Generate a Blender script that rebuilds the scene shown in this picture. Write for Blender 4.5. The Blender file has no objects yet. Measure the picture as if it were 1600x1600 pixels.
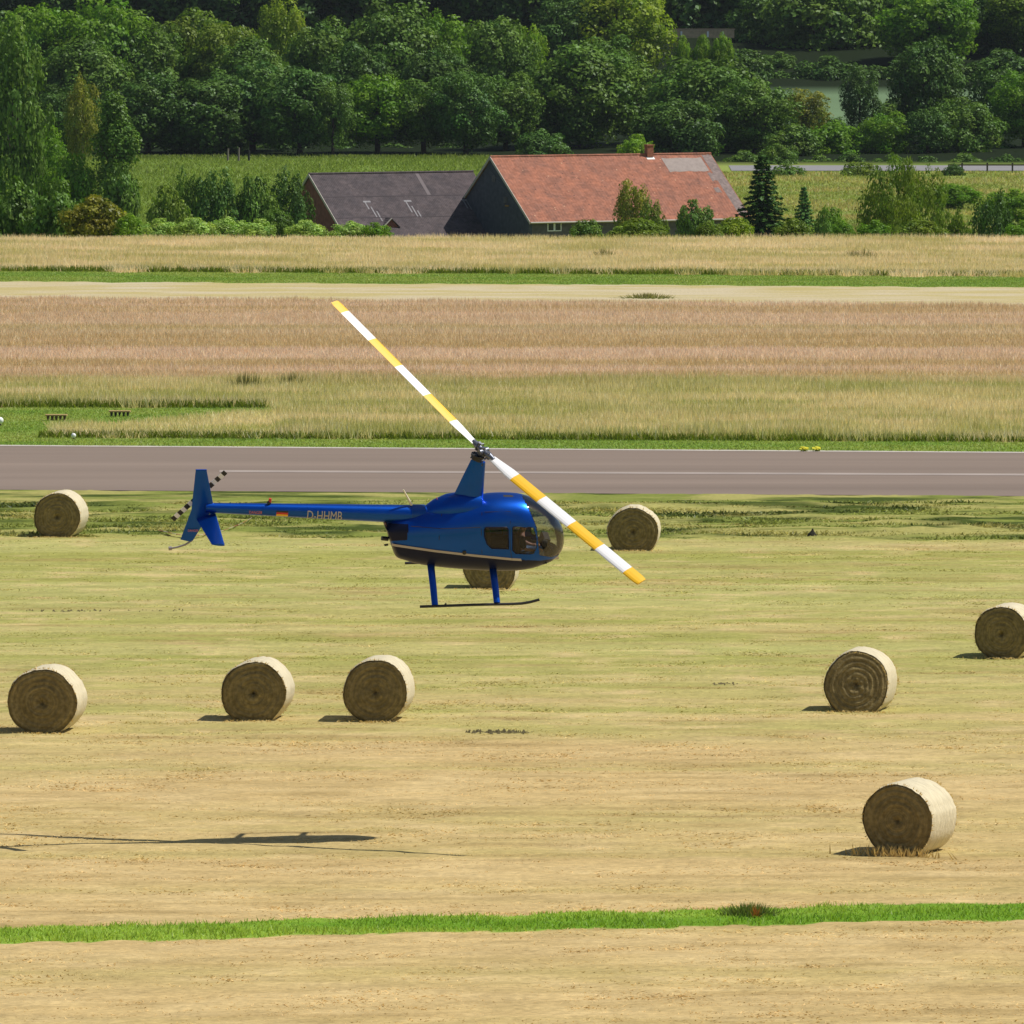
import bpy, bmesh, math, random
import numpy as np
from mathutils import Vector, Matrix
R = math.radians
rng = np.random.default_rng(7)
random.seed(7)
scene = bpy.context.scene
col = scene.collection

# ------------------------------------------------------------------ camera
Q = 1.4                                          # telephoto stretch of all distances
CAM_H, FPX, HOR = 15.6, 10000.0 * Q, -120.0          # camera height, focal length in photo px, horizon row
PITCH = math.atan((800 - HOR) / FPX)
cam_d = bpy.data.cameras.new("camera"); cam = bpy.data.objects.new("camera", cam_d); col.objects.link(cam)
KW = 1.26                                        # the field's measures below are multiplied by this at the end (bales 1.6 m across)
cam.location = (0, 0, CAM_H * KW); cam.rotation_euler = (math.pi / 2 - PITCH, 0, 0)
cam_d.sensor_width = 36; cam_d.lens = 225 * Q; cam_d.clip_start = 1; cam_d.clip_end = 9000
scene.camera = cam
# ------------------------------------------------------------------ light
SUN_EL, SUN_AZ = R(57), R(6)                    # azimuth measured from +X towards +Y
sd = Vector((math.cos(SUN_EL) * math.cos(SUN_AZ), math.cos(SUN_EL) * math.sin(SUN_AZ), math.sin(SUN_EL)))
ld = bpy.data.lights.new("sun", 'SUN'); ld.energy = 4.5; ld.angle = R(0.5); ld.color = (1.0, 0.965, 0.91)
lo = bpy.data.objects.new("sun", ld); col.objects.link(lo); lo.rotation_euler = sd.to_track_quat('Z', 'Y').to_euler()
lo.location = (60, 100, 120)
w = bpy.data.worlds.new("World"); scene.world = w; w.use_nodes = True
nt = w.node_tree; nt.nodes.clear()
sky = nt.nodes.new('ShaderNodeTexSky'); sky.sky_type = 'NISHITA'; sky.sun_disc = False
sky.sun_elevation = SUN_EL; sky.sun_rotation = math.pi / 2 - SUN_AZ
bg = nt.nodes.new('ShaderNodeBackground'); bg.inputs['Strength'].default_value = 0.07
ow = nt.nodes.new('ShaderNodeOutputWorld')
nt.links.new(sky.outputs[0], bg.inputs[0]); nt.links.new(bg.outputs[0], ow.inputs[0])
scene.view_settings.view_transform = 'Standard'; scene.view_settings.look = 'None'
scene.view_settings.exposure = 0.0; scene.view_settings.gamma = 1
scene.cycles.max_bounces = 6; scene.cycles.transparent_max_bounces = 16

# ------------------------------------------------------------------ helpers
def lin(r, g, b):
    f = lambda c: ((c / 255) / 12.92 if c / 255 <= 0.04045 else ((c / 255 + 0.055) / 1.055) ** 2.4)
    return np.array((f(r), f(g), f(b)))
def tag(o, label=None, cat=None, group=None, kind=None):
    if label: o['label'] = label
    if cat: o['category'] = cat
    if group: o['group'] = group
    if kind: o['kind'] = kind
    return o
def empty(name, loc=(0, 0, 0), rz=0.0):
    o = bpy.data.objects.new(name, None); col.objects.link(o); o.location = loc; o.rotation_euler = (0, 0, rz)
    o.empty_display_size = 0.2
    return o
def mesh_np(name, V, F, mats=(), mi=None, colr=None, smooth=False):
    V = np.asarray(V, dtype=np.float32).reshape(-1, 3); F = np.asarray(F, dtype=np.int32)
    k = F.shape[1]; n = F.shape[0]
    me = bpy.data.meshes.new(name)
    me.vertices.add(len(V)); me.vertices.foreach_set('co', V.ravel())
    me.loops.add(n * k); me.loops.foreach_set('vertex_index', F.ravel())
    me.polygons.add(n); me.polygons.foreach_set('loop_start', np.arange(0, n * k, k, dtype=np.int32))
    if mi is not None: me.polygons.foreach_set('material_index', np.asarray(mi, dtype=np.int32))
    me.polygons.foreach_set('use_smooth', np.full(n, smooth, dtype=bool))
    me.update(calc_edges=True)
    if colr is not None:
        a = me.color_attributes.new('Col', 'FLOAT_COLOR', 'POINT')
        c4 = np.ones((len(V), 4), dtype=np.float32); c4[:, :3] = colr
        a.data.foreach_set('color', c4.ravel())
    for m in mats: me.materials.append(m)
    return me
def link(name, me, parent=None, loc=None):
    o = bpy.data.objects.new(name, me); col.objects.link(o)
    if parent is not None: o.parent = parent
    if loc is not None: o.location = loc
    return o
class MB:
    """collects polygons for one mesh"""
    def __init__(s): s.v = []; s.f = []; s.m = []
    def add(s, vs, fs, m=0):
        b = len(s.v); s.v += [tuple(v) for v in vs]; s.f += [tuple(b + i for i in f) for f in fs]; s.m += [m] * len(fs)
    def box(s, c, d, rot=None, m=0, bev=0):
        x, y, z = d[0] / 2, d[1] / 2, d[2] / 2
        vs = [Vector((sx * x, sy * y, sz * z)) for sx in (-1, 1) for sy in (-1, 1) for sz in (-1, 1)]
        if rot is not None: vs = [rot @ v for v in vs]
        vs = [v + Vector(c) for v in vs]
        s.add(vs, [(0, 1, 3, 2), (4, 6, 7, 5), (0, 4, 5, 1), (2, 3, 7, 6), (0, 2, 6, 4), (1, 5, 7, 3)], m)
    def tube(s, pts, rad, n=10, m=0, flat=1.0, caps=True, side=None):
        pts = [Vector(p) for p in pts]; rings = []
        for i, p in enumerate(pts):
            t = (pts[min(i + 1, len(pts) - 1)] - pts[max(i - 1, 0)]).normalized()
            a = Vector(side) if side is not None else (Vector((0, 0, 1)) if abs(t.z) < 0.9 else Vector((1, 0, 0)))
            u = (a - t * a.dot(t)).normalized(); v = t.cross(u)
            r = rad[i] if hasattr(rad, '__len__') else rad
            rings.append([p + u * (r * math.cos(2 * math.pi * k / n)) + v * (r * flat * math.sin(2 * math.pi * k / n)) for k in range(n)])
        vs = [q for r_ in rings for q in r_]; fs = []
        for i in range(len(pts) - 1):
            for k in range(n):
                fs.append((i * n + k, i * n + (k + 1) % n, (i + 1) * n + (k + 1) % n, (i + 1) * n + k))
        if caps: fs += [tuple(range(n - 1, -1, -1)), tuple(range((len(pts) - 1) * n, len(pts) * n))]
        s.add(vs, fs, m)
    def prism(s, poly, off, m=0):
        """polygon extruded by vector off"""
        n = len(poly); off = Vector(off)
        vs = [Vector(p) for p in poly] + [Vector(p) + off for p in poly]
        fs = [tuple(range(n - 1, -1, -1)), tuple(range(n, 2 * n))] + [(k, (k + 1) % n, n + (k + 1) % n, n + k) for k in range(n)]
        s.add(vs, fs, m)
    def build(s, name, mats, parent=None, smooth=False, loc=None):
        me = bpy.data.meshes.new(name); me.from_pydata(s.v, [], s.f); 
        mats = mats if isinstance(mats, (list, tuple)) else [mats]
        for mm in mats: me.materials.append(mm)
        for p, i in zip(me.polygons, s.m): p.material_index = i; p.use_smooth = smooth
        bm = bmesh.new(); bm.from_mesh(me); bmesh.ops.recalc_face_normals(bm, faces=bm.faces); bm.to_mesh(me); bm.free()
        if smooth:
            try: me.set_sharp_from_angle(angle=R(40))
            except Exception: pass
        return link(name, me, parent, loc)

def mat(name, c=(.5, .5, .5), rough=.6, metal=0.0, coat=0.0, spec=0.5, noise=None, bump=None, attr=False, emis=None):
    """principled; noise=(scale, amount, detail[, xyz stretch]) varies value; bump=(scale, distance)"""
    m = bpy.data.materials.new(name); m.use_nodes = True; t = m.node_tree; N = t.nodes; L = t.links
    b = N['Principled BSDF']; b.inputs['Roughness'].default_value = rough; b.inputs['Metallic'].default_value = metal
    b.inputs['Coat Weight'].default_value = coat; b.inputs['Coat Roughness'].default_value = .06
    b.inputs['Specular IOR Level'].default_value = spec
    tc = N.new('ShaderNodeTexCoord'); src = None
    if attr:
        a = N.new('ShaderNodeVertexColor'); a.layer_name = 'Col'; src = a.outputs[0]
        if tuple(c) != (1, 1, 1):
            mx = N.new('ShaderNodeMix'); mx.data_type = 'RGBA'; mx.blend_type = 'MULTIPLY'; mx.inputs[0].default_value = 1
            L.new(src, mx.inputs[6]); mx.inputs[7].default_value = (*c, 1); src = mx.outputs[2]
    if noise:
        mp = N.new('ShaderNodeMapping'); L.new(tc.outputs['Object'], mp.inputs[0])
        if len(noise) > 3: mp.inputs['Scale'].default_value = noise[3]
        nz = N.new('ShaderNodeTexNoise'); nz.inputs['Scale'].default_value = noise[0]; nz.inputs['Detail'].default_value = noise[2]
        L.new(mp.outputs[0], nz.inputs[0])
        mr = N.new('ShaderNodeMapRange'); mr.inputs[1].default_value = .3; mr.inputs[2].default_value = .7
        mr.inputs[3].default_value = 1 - noise[1]; mr.inputs[4].default_value = 1 + noise[1]; L.new(nz.outputs[0], mr.inputs[0])
        mx = N.new('ShaderNodeVectorMath'); mx.operation = 'SCALE'
        if src is None: mx.inputs[0].default_value = c
        else: L.new(src, mx.inputs[0])
        L.new(mr.outputs[0], mx.inputs['Scale']); src = mx.outputs[0]
    if src is not None: L.new(src, b.inputs['Base Color'])
    else: b.inputs['Base Color'].default_value = (*c, 1)
    if bump:
        nz = N.new('ShaderNodeTexNoise'); nz.inputs['Scale'].default_value = bump[0]; nz.inputs['Detail'].default_value = 4
        L.new(tc.outputs['Object'], nz.inputs[0])
        bp = N.new('ShaderNodeBump'); bp.inputs['Distance'].default_value = bump[1]; bp.inputs['Strength'].default_value = 1
        L.new(nz.outputs[0], bp.inputs['Height']); L.new(bp.outputs[0], b.inputs['Normal'])
    if emis: b.inputs['Emission Color'].default_value = (*emis, 1); b.inputs['Emission Strength'].default_value = 1
    return m
def leafmat(name, tint, trans=.3, tt=(1.3, 1.5, .5), gloss=.012):
    m = bpy.data.materials.new(name); m.use_nodes = True; t = m.node_tree; N = t.nodes; L = t.links
    N.remove(N['Principled BSDF']); o = N['Material Output']
    a = N.new('ShaderNodeVertexColor'); a.layer_name = 'Col'
    mx = N.new('ShaderNodeMix'); mx.data_type = 'RGBA'; mx.blend_type = 'MULTIPLY'; mx.inputs[0].default_value = 1
    L.new(a.outputs[0], mx.inputs[6]); mx.inputs[7].default_value = (*tint, 1)
    d = N.new('ShaderNodeBsdfDiffuse'); tr = N.new('ShaderNodeBsdfTranslucent'); L.new(mx.outputs[2], d.inputs[0])
    m2 = N.new('ShaderNodeMix'); m2.data_type = 'RGBA'; m2.blend_type = 'MULTIPLY'; m2.inputs[0].default_value = 1
    L.new(mx.outputs[2], m2.inputs[6]); m2.inputs[7].default_value = (*tt, 1); L.new(m2.outputs[2], tr.inputs[0])
    ms = N.new('ShaderNodeMixShader'); ms.inputs[0].default_value = trans
    L.new(d.outputs[0], ms.inputs[1]); L.new(tr.outputs[0], ms.inputs[2])
    g = N.new('ShaderNodeBsdfGlossy'); g.inputs['Roughness'].default_value = .45; g.inputs[0].default_value = (.9, .95, 1, 1)
    m3 = N.new('ShaderNodeMixShader'); m3.inputs[0].default_value = gloss
    L.new(ms.outputs[0], m3.inputs[1]); L.new(g.outputs[0], m3.inputs[2]); L.new(m3.outputs[0], o.inputs[0])
    return m

# terrain ---------------------------------------------------------------
TY = [v * Q for v in (-400, 316, 330, 350, 400, 510, 560, 620, 650, 700, 745, 800, 900, 1100, 1500, 2000)]
TZ = [0, 0, -2.2, -7.5, -10.8, -10.6, -9.3, -7.9, -7.4, -6, -4, 2.5, 14, 30, 44, 50]
def TH(y): return np.interp(y, TY, TZ)
def tdep(py): return math.tan(PITCH + math.atan((py - 800) / FPX))
def zat(Y, py): return CAM_H - Y * tdep(py)      # height at distance Y seen on photo row py
def xat(Y, px): return (Y * math.cos(PITCH) + 24 * math.sin(PITCH) if Y > 330 * Q else Y * math.cos(PITCH) + CAM_H * math.sin(PITCH)) * (px - 800) / FPX
def pyof(Y): return 800 + FPX * np.tan(np.arctan(CAM_H / Y) - PITCH)
def pxof(X, Y): return 800 + X / (Y * math.cos(PITCH) + CAM_H * math.sin(PITCH)) * FPX
def ground(px, py): Y = CAM_H / tdep(py); return Vector((xat(Y, px), Y, 0))
def lerp(a, b, t): return a + (b - a) * t

def vnoise(X, Y, sx, sy, seed):
    """value noise, numpy"""
    g = np.random.default_rng(seed).random((256, 256))
    x = X / sx; y = Y / sy
    xi = np.floor(x).astype(int); yi = np.floor(y).astype(int); fx = x - xi; fy = y - yi
    fx = fx * fx * (3 - 2 * fx); fy = fy * fy * (3 - 2 * fy)
    a = g[xi & 255, yi & 255]; b = g[(xi + 1) & 255, yi & 255]; c = g[xi & 255, (yi + 1) & 255]; d = g[(xi + 1) & 255, (yi + 1) & 255]
    return (a * (1 - fx) + b * fx) * (1 - fy) + (c * (1 - fx) + d * fx) * fy
def fbm(X, Y, sx, sy, seed, o=4):
    s = 0; a = 1; t = 0
    for i in range(o):
        s = s + a * vnoise(X, Y, sx / 2 ** i, sy / 2 ** i, seed + i); t += a; a *= .6
    return s / t
Z_BEIGE, Z_GREEN, Z_PALE, Z_TALL, Z_RUN, Z_ROUGH, Z_MOWN, Z_STRIP = range(8)
def zones(X, Y):
    """which land use stands at a place: field boundaries run as slightly tilted straight lines over the airfield"""
    X = np.asarray(X, float); Y = np.asarray(Y, float)
    px = pxof(X, Y); py = pyof(Y)
    t = px / 1600
    wob = (fbm(X, Y * 0, 1.1, 1, 91, 3) - .5)
    def L(a, b, w=0): return lerp(a, b, t) + wob * w
    z = np.full(X.shape, Z_BEIGE)
    z[py >= L(424, 433, 5)] = Z_GREEN
    z[py >= L(440, 449, 3)] = Z_PALE
    z[py >= L(470, 482, 3)] = Z_TALL
    inlet = (py > L(637, 640, 4)) & (py < 644 + 22 * np.clip((430 - px) / 260, 0, 1) + wob * 6) & (px < 430)
    inlet |= (py > 637) & (px < 62 + wob * 26 + 22 * np.sin((py - 660) * .1))
    z[inlet] = Z_GREEN
    z[py >= L(684, 691, 4)] = Z_GREEN
    z[py >= L(696, 707)] = Z_RUN
    z[py >= L(765, 775)] = Z_ROUGH
    z[py >= L(838, 844, 5)] = Z_MOWN
    z[py >= L(1450, 1412, 14)] = Z_STRIP
    z[py >= L(1475, 1438, 12)] = Z_MOWN
    return z, px, py
def zcolor(X, Y):
    """dry colour of the vegetation lying there, with ridge shade painted into the rough swath"""
    z, px, py = zones(X, Y)
    n1 = fbm(X, Y, 14, 6, 11); n2 = fbm(X, Y, 4, 1.6, 23); n3 = fbm(X, Y, 1.2, .8, 37, 3); n4 = fbm(X, Y, 60, 2.2, 41, 3)
    def mix(a, b, t): t = np.clip(t, 0, 1)[..., None]; return a * (1 - t) + b * t
    beige = lin(190, 175, 136); green = lin(126, 146, 66); pale = lin(192, 178, 146); pink = lin(180, 160, 132); gb = lin(180, 168, 122)
    tan = lin(188, 163, 112); yel = lin(166, 162, 98); grn = lin(152, 150, 80); rough = lin(124, 132, 62)
    C = np.zeros(X.shape + (3,))
    s = lambda v, k=3: (v - .5) * k + .5
    m = z == Z_BEIGE; C[m] = mix(beige, lin(160, 152, 92), s(n2))[m]
    m = z == Z_GREEN; C[m] = mix(green, lin(108, 138, 54), s(n2))[m]
    m = z == Z_PALE; C[m] = mix(pale, lin(180, 165, 112), s(n2))[m]
    tt = np.clip((py - 590 - 30 * (n1 - .5)) / 22, 0, 1)
    pk = mix(pink, lin(166, 146, 104), s(n4, 4.5) * .9); g2 = mix(gb, lin(150, 148, 82), s(n2))
    ex = np.clip(1 - np.abs(py - 520) / 14, 0, 1) * .35
    pk = mix(pk, lin(160, 150, 100), ex)
    m = z == Z_TALL; C[m] = mix(pk, g2, tt)[m]
    m = z == Z_RUN; C[m] = lin(120, 110, 100)
    m = z == Z_ROUGH
    rr = mix(rough, lin(70, 82, 34), s(fbm(X, Y, 2.4, .8, 63, 4), 6) - .1); rr = mix(rr, lin(160, 154, 90), s(fbm(X, Y, 3, 1.0, 73, 3), 5) - .35)  # dark streaks stand for shade of cut-grass ridges, painted into the colour
    C[m] = rr[m]
    m = z == Z_MOWN
    k = np.clip((py - 900) / 400, 0, 1)
    base = mix(yel, tan, k * 1.15 + (n1 - .5) * 1.1)
    base = mix(base, grn, (s(n4, 5) - .2) * (.75 - .6 * k) + np.clip(1 - np.abs(py - 905 - 25 * (n1 - .5)) / 35, 0, 1) * .35)
    base = mix(base, lin(200, 176, 126), (s(n3, 4) - .6) * .5 + k * .12)
    base = mix(base, lin(158, 134, 86), (s(fbm(X, Y, 3.5, .7, 57, 3), 6) - .95) * .4)
    fs = fbm(X, Y, 5, .45, 101, 3); fs2 = fbm(X, Y, .9, .30, 111, 2); fs3 = np.random.default_rng(3).random(X.shape)
    base = base * (1 + (fs - .5)[..., None] * .16 + (fs2 - .5)[..., None] * .30 + (fs3 - .5)[..., None] * .16)
    C[m] = base[m]
    m = z == Z_STRIP; C[m] = mix(lin(128, 158, 56), lin(104, 142, 40), s(n2, 4))[m]
    return C, z

# ------------------------------------------------------------------ ground sheet
def axis(fine0, fine1, step, outs_lo, outs_hi): return np.concatenate([outs_lo, np.arange(fine0, fine1, step), outs_hi])
xs = axis(-34, 34, .16, [-900, -500, -300, -150, -90, -60, -45], [34.1, 45, 60, 90, 150, 300, 500, 900])
ys = np.concatenate([[-400, -100, 0, 50, 70], np.arange(80, 322, .12), np.arange(322, 420, 4), np.arange(420, 960, 10), [1000, 1100, 1300, 1500]]) * Q
GX, GY = np.meshgrid(xs, ys)
GZ = TH(GY)
fY = np.clip(GY, 75 * Q, 322 * Q)
Cg, zg = zcolor(GX, fY)
# small relief of the mown swaths
rel = (fbm(GX, GY, 1.8, .9, 5, 3) - .5) * .05 + (fbm(GX, GY, .5, .4, 6, 2) - .5) * .03
rough_rel = (fbm(GX, GY, 2.6, .9, 8, 3) - .5) * .26 * np.clip((pyof(np.clip(GY, 75 * Q, 322 * Q)) - 778) / 10, 0, 1)
relz = np.where(zg == Z_MOWN, rel, 0) + np.where(zg == Z_ROUGH, rough_rel + rel, 0)
inn = (GY > 78 * Q) & (GY < 312 * Q)
GZ = GZ + np.where(inn, relz, 0)
# beyond the airfield: rough meadow, then forest floor; pale crop field
far = GY > 324 * Q
nf = fbm(GX, GY, 22, 12, 51)[..., None]; nf2 = fbm(GX, GY, 6, 4, 52)[..., None]
mead = lin(108, 132, 52) * (1 - nf) + lin(142, 148, 80) * nf; mead = mead * (.75 + .5 * nf2)
left = GX < -2
lm = lin(104, 126, 50) * (.8 + .4 * nf2); mead = np.where(left[..., None], lm, mead)
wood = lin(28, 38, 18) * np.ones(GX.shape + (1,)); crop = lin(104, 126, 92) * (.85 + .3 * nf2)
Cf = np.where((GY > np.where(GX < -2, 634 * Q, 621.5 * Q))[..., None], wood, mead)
Cf = np.where(((GY > 696 * Q) & (GY < 750 * Q) & (GX > 30))[..., None], crop, Cf)
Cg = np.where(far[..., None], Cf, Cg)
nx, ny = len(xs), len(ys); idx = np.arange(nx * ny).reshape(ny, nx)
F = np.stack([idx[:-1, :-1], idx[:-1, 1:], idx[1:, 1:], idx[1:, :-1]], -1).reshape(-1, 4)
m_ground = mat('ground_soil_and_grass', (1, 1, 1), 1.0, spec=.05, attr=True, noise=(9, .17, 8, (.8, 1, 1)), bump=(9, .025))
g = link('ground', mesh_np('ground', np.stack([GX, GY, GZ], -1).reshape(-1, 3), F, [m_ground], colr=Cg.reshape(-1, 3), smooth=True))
tag(g, 'mown hay field, meadows and wooded slope', kind='structure'); g['kind'] = 'structure'

# runway -----------------------------------------------------------------
def linepts(pyl, pyr, x0=-1800, x1=3400):
    """ground line through (px 0, pyl) and (px 1600, pyr), long enough to run past both sides"""
    A = ground(0, pyl); B = ground(1600, pyr); d = (B - A)
    return A + d * (x0 / 1600), A + d * (x1 / 1600)
def strip(a0, a1, b0, b1, z, name, m, step=1, parent=None):
    """strip between near line a0-a1 and far line b0-b1"""
    n = 60; v = []
    for i in range(n + 1):
        t = i / n; v.append((*a0.lerp(a1, t).xy, z)); v.append((*b0.lerp(b1, t).xy, z))
    f = [(2 * i, 2 * i + 2, 2 * i + 3, 2 * i + 1) for i in range(n)]
    return link(name, mesh_np(name, v, f, [m]), parent)
m_asph = mat('runway_asphalt', tuple(lin(132, 117, 105)), .95, spec=.1, noise=(.35, .14, 8, (.06, 1.0, 1)))
na, nb = linepts(765.5, 775.5); fa, fb = linepts(695.5, 706.5)
rw = strip(na, nb, fa, fb, .006, 'runway', m_asph); rw['kind'] = 'structure'
m_mark = mat('worn_runway_paint', tuple(lin(156, 142, 131)), .8, noise=(.7, .12, 6))
a0, a1 = linepts(697.3, 708.3); e = strip(a0, a1, *linepts(695.6, 706.6), .012, 'runway_edge_marking', mat('edge_paint', tuple(lin(188, 178, 166)), .8, noise=(.9, .15, 5))); e['kind'] = 'structure'
a0, a1 = linepts(736.6, 743.6, 345); b0, b1 = linepts(733.6, 740.6, 345)
e = strip(a0, a1, b0, b1, .012, 'runway_centre_marking', m_mark); e['kind'] = 'structure'

# ------------------------------------------------------------------ grasses (stuff)
def blades(name, X, Y, h, wd, colb, colt, lean, m, label):
    n = len(X); a = rng.random(n) * math.pi; dx = np.cos(a) * wd / 2; dy = np.sin(a) * wd / 2 * .5
    z0 = np.interp(Y, TY, TZ) - .02
    V = np.zeros((n, 3, 3)); V[:, 0] = np.stack([X - dx, Y - dy, z0], -1); V[:, 1] = np.stack([X + dx, Y + dy, z0], -1)
    V[:, 2] = np.stack([X + rng.normal(0, lean, n), Y + rng.normal(0, lean, n), z0 + h], -1)
    Cc = np.zeros((n, 3, 3)); Cc[:, 0] = colb; Cc[:, 1] = colb; Cc[:, 2] = colt
    o = link(name, mesh_np(name, V.reshape(-1, 3), np.arange(n * 3).reshape(-1, 3), [m], colr=Cc.reshape(-1, 3)))
    tag(o, label, 'grass', kind='stuff'); return o
def scatter(pya, pyb, dens_scale, margin=7):
    """random places between photo rows, all over the visible width and a few metres past it"""
    Ya = CAM_H / tdep(pyb); Yb = CAM_H / tdep(pya)
    area = (Yb - Ya) * 2 * (.082 / Q * (Ya + Yb) / 2 + margin); n = int(area * dens_scale)
    Y = rng.uniform(Ya, Yb, n); X = rng.uniform(-1, 1, n) * (.082 / Q * Y + margin)
    return X, Y
m_tall = leafmat('tall_dry_grass', (1.95, 1.93, 2.2), .42, (1.05, 1.05, .9))
# tall meadow grass
X, Y = scatter(376, 696, 150); Cc, z = zcolor(X, Y); k = (z == Z_BEIGE) | (z == Z_TALL); X, Y, Cc = X[k], Y[k], Cc[k]
py = pyof(Y); n = len(X)
hh = np.where(py < 450, .36, np.where(py < 600, .30, .42)) * (.55 + .6 * rng.random(n)) * (.7 + .6 * fbm(X, Y, 3, 3, 14, 2))
jit = (.84 + .32 * rng.random((n, 1))) * (1 + .06 * rng.normal(size=(n, 1)) * np.array([1, .3, -.6]))
white = (rng.random(n) < .05)[:, None]
tip = np.where(white, lin(205, 200, 165), Cc * jit * 1.08); baseC = Cc * jit * .85 + lin(110, 120, 62) * .15
isl = pxof(X, Y) < 430
hh = np.where(isl & (py > 640), .24 * (.5 + .8 * rng.random(n)), hh)
blades('tall_meadow_grass', X, Y, hh, .025 + .035 * rng.random(n), baseC, tip, .10, m_tall, 'tall dry meadow grass standing between the runway and the trees')
m_green = leafmat('short_green_grass', (1.9, 1.5, 2.0), .4, (1.15, 1.2, .7))
X, Y = scatter(410, 710, 120); Cc, z = zcolor(X, Y); k = (z == Z_GREEN); X, Y, Cc = X[k], Y[k], Cc[k]; n = len(X)
jit = .75 + .5 * rng.random((n, 1))
blades('mown_green_grass', X, Y, .04 + .05 * rng.random(n), .04 + .03 * rng.random(n), Cc * jit * .9, Cc * jit * 1.1, .04, m_green, 'short green grass along the runway edge and field path')
X, Y = scatter(1385, 1500, 420, 4); Cc, z = zcolor(X, Y); k = (z == Z_STRIP); X, Y, Cc = X[k], Y[k], Cc[k]; n = len(X)
jit = .7 + .6 * rng.random((n, 1))
blades('green_grass_strip', X, Y, .03 + .08 * rng.random(n) * fbm(X, Y, 1, 1, 15, 2) * 1.6, .02 + .02 * rng.random(n), Cc * jit * .9, Cc * jit * 1.1, .05, m_green, 'bright green uncut grass strip crossing the hay field in front')
# green blades where tall grass meets the mown strip, coloured dark for its edge shade
def edge_tufts(l, r, h, x0=-300, x1=1900, dens=30, c=(84, 104, 28)):
    A = ground(0, l); B = ground(1600, r); n = int(abs(x1 - x0) / 1600 * 30 * dens * 10)
    t = rng.uniform(x0, x1, n) / 1600; P = np.array(A)[None, :] + t[:, None] * np.array(B - A)[None, :]
    return P[:, 0], P[:, 1] + np.abs(rng.normal(0, .7, n)), h * (.5 + .8 * rng.random(n)), np.tile(lin(*c), (n, 1)) * (.7 + .6 * rng.random((n, 1)))
E = [edge_tufts(424, 432, .26), edge_tufts(684, 691, .22, 60), edge_tufts(637, 640, .26, -300, 420), edge_tufts(688, 690, .1, 300, 460, 1)]
X = np.concatenate([e_[0] for e_ in E]); Y = np.concatenate([e_[1] for e_ in E]); hh = np.concatenate([e_[2] for e_ in E]); Cc = np.concatenate([e_[3] for e_ in E]); n = len(X)
blades('edge_shade_grass', X, Y, hh, .05 + .04 * rng.random(n), Cc * .95, Cc * 1.15, .10, m_green, 'green grass margin at the foot of the tall meadow, coloured dark as its edge shade')
# stubble and loose hay
m_stub = leafmat('cut_hay', (1.45, 1.42, 1.4), .3, (1.05, 1.05, .9))
X, Y = scatter(838, 1640, 150, 5); Cc, z = zcolor(X, Y); k = (z == Z_MOWN) & (rng.random(len(X)) < .35 + .65 * (fbm(X, Y, 1.6, .9, 19, 3) > .5)); X, Y, Cc = X[k], Y[k], Cc[k]; n = len(X)
jit = (.75 + .5 * rng.random((n, 1)))
blades('hay_stubble', X, Y, .012 + .03 * rng.random(n), .03 + .05 * rng.random(n), Cc * jit * .95, Cc * jit * 1.05, .09, m_stub, 'cut hay stubble and loose straw over the mown field')
# rough, freshly cut swath next to the runway
X, Y = scatter(762, 850, 120, 6); Cc, z = zcolor(X, Y); den = fbm(X, Y, 2.4, .8, 29, 3); k = (z == Z_ROUGH) & (den > .42) & (pyof(Y) > 784); X, Y, Cc = X[k], Y[k], Cc[k]; den = den[k]; n = len(X)
jit = .55 + .9 * rng.random((n, 1))
blades('cut_green_swath', X, Y, .03 + .28 * (den - .4) * rng.random(n) + .01, .04 + .07 * rng.random(n), Cc * jit * .8, Cc * jit * 1.0, .10, m_stub, 'freshly cut green swath lying along the near runway edge')

# ------------------------------------------------------------------ plain materials
m_blue = mat('metallic_blue_paint', (.0002, .068, .40), .36, metal=.85, coat=.30, spec=.3, noise=(3, .05, 3)); m_blue.node_tree.nodes['Principled BSDF'].inputs['Coat Roughness'].default_value = .12
m_navy = mat('dark_navy_paint', (.006, .008, .03), .35, metal=.0, coat=.08, spec=.15)
m_stripe = mat('grey_stripe_paint', (.42, .38, .36), .45)
m_black = mat('black_metal', (.012, .012, .014), .45)
m_dark = mat('dark_trim', (.02, .018, .018), .8)
m_white = mat('white_blade_paint', (.88, .87, .86), .45)
m_yel = mat('yellow_blade_paint', (.93, .52, .008), .45)
m_steel = mat('hub_steel', (.16, .17, .2), .4, metal=.6, noise=(30, .4, 3))
m_leather = mat('brown_leather_seat', (.055, .022, .010), .7)
m_skin = mat('skin', (.55, .27, .18), .6)
m_shirt = mat('dark_shirt_cloth', (.03, .035, .05), .9)
m_jeans = mat('faded_jeans_cloth', (.14, .20, .30), .9)
m_hair = mat('dark_hair', (.03, .02, .012), .8)
m_red = mat('red_paint', (.55, .03, .02), .5)
m_gold = mat('gold_paint', (.75, .45, .02), .5)
m_silver = mat('silver_lettering', (.45, .40, .36), .5)
m_redlet = mat('red_lettering', (.62, .16, .14), .5)
m_glass = bpy.data.materials.new('tinted_perspex'); m_glass.use_nodes = True
t = m_glass.node_tree; N = t.nodes; L = t.links; N.remove(N['Principled BSDF'])
tr = N.new('ShaderNodeBsdfTransparent'); tr.inputs[0].default_value = (.50, .54, .56, 1)
gl = N.new('ShaderNodeBsdfGlossy'); gl.inputs['Roughness'].default_value = .03
lw = N.new('ShaderNodeFresnel'); lw.inputs[0].default_value = 1.5
mul = N.new('ShaderNodeMath'); mul.operation = 'MULTIPLY'; mul.inputs[1].default_value = .9; mul.use_clamp = True
L.new(lw.outputs[0], mul.inputs[0]); ms = N.new('ShaderNodeMixShader'); L.new(mul.outputs[0], ms.inputs[0])
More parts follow.
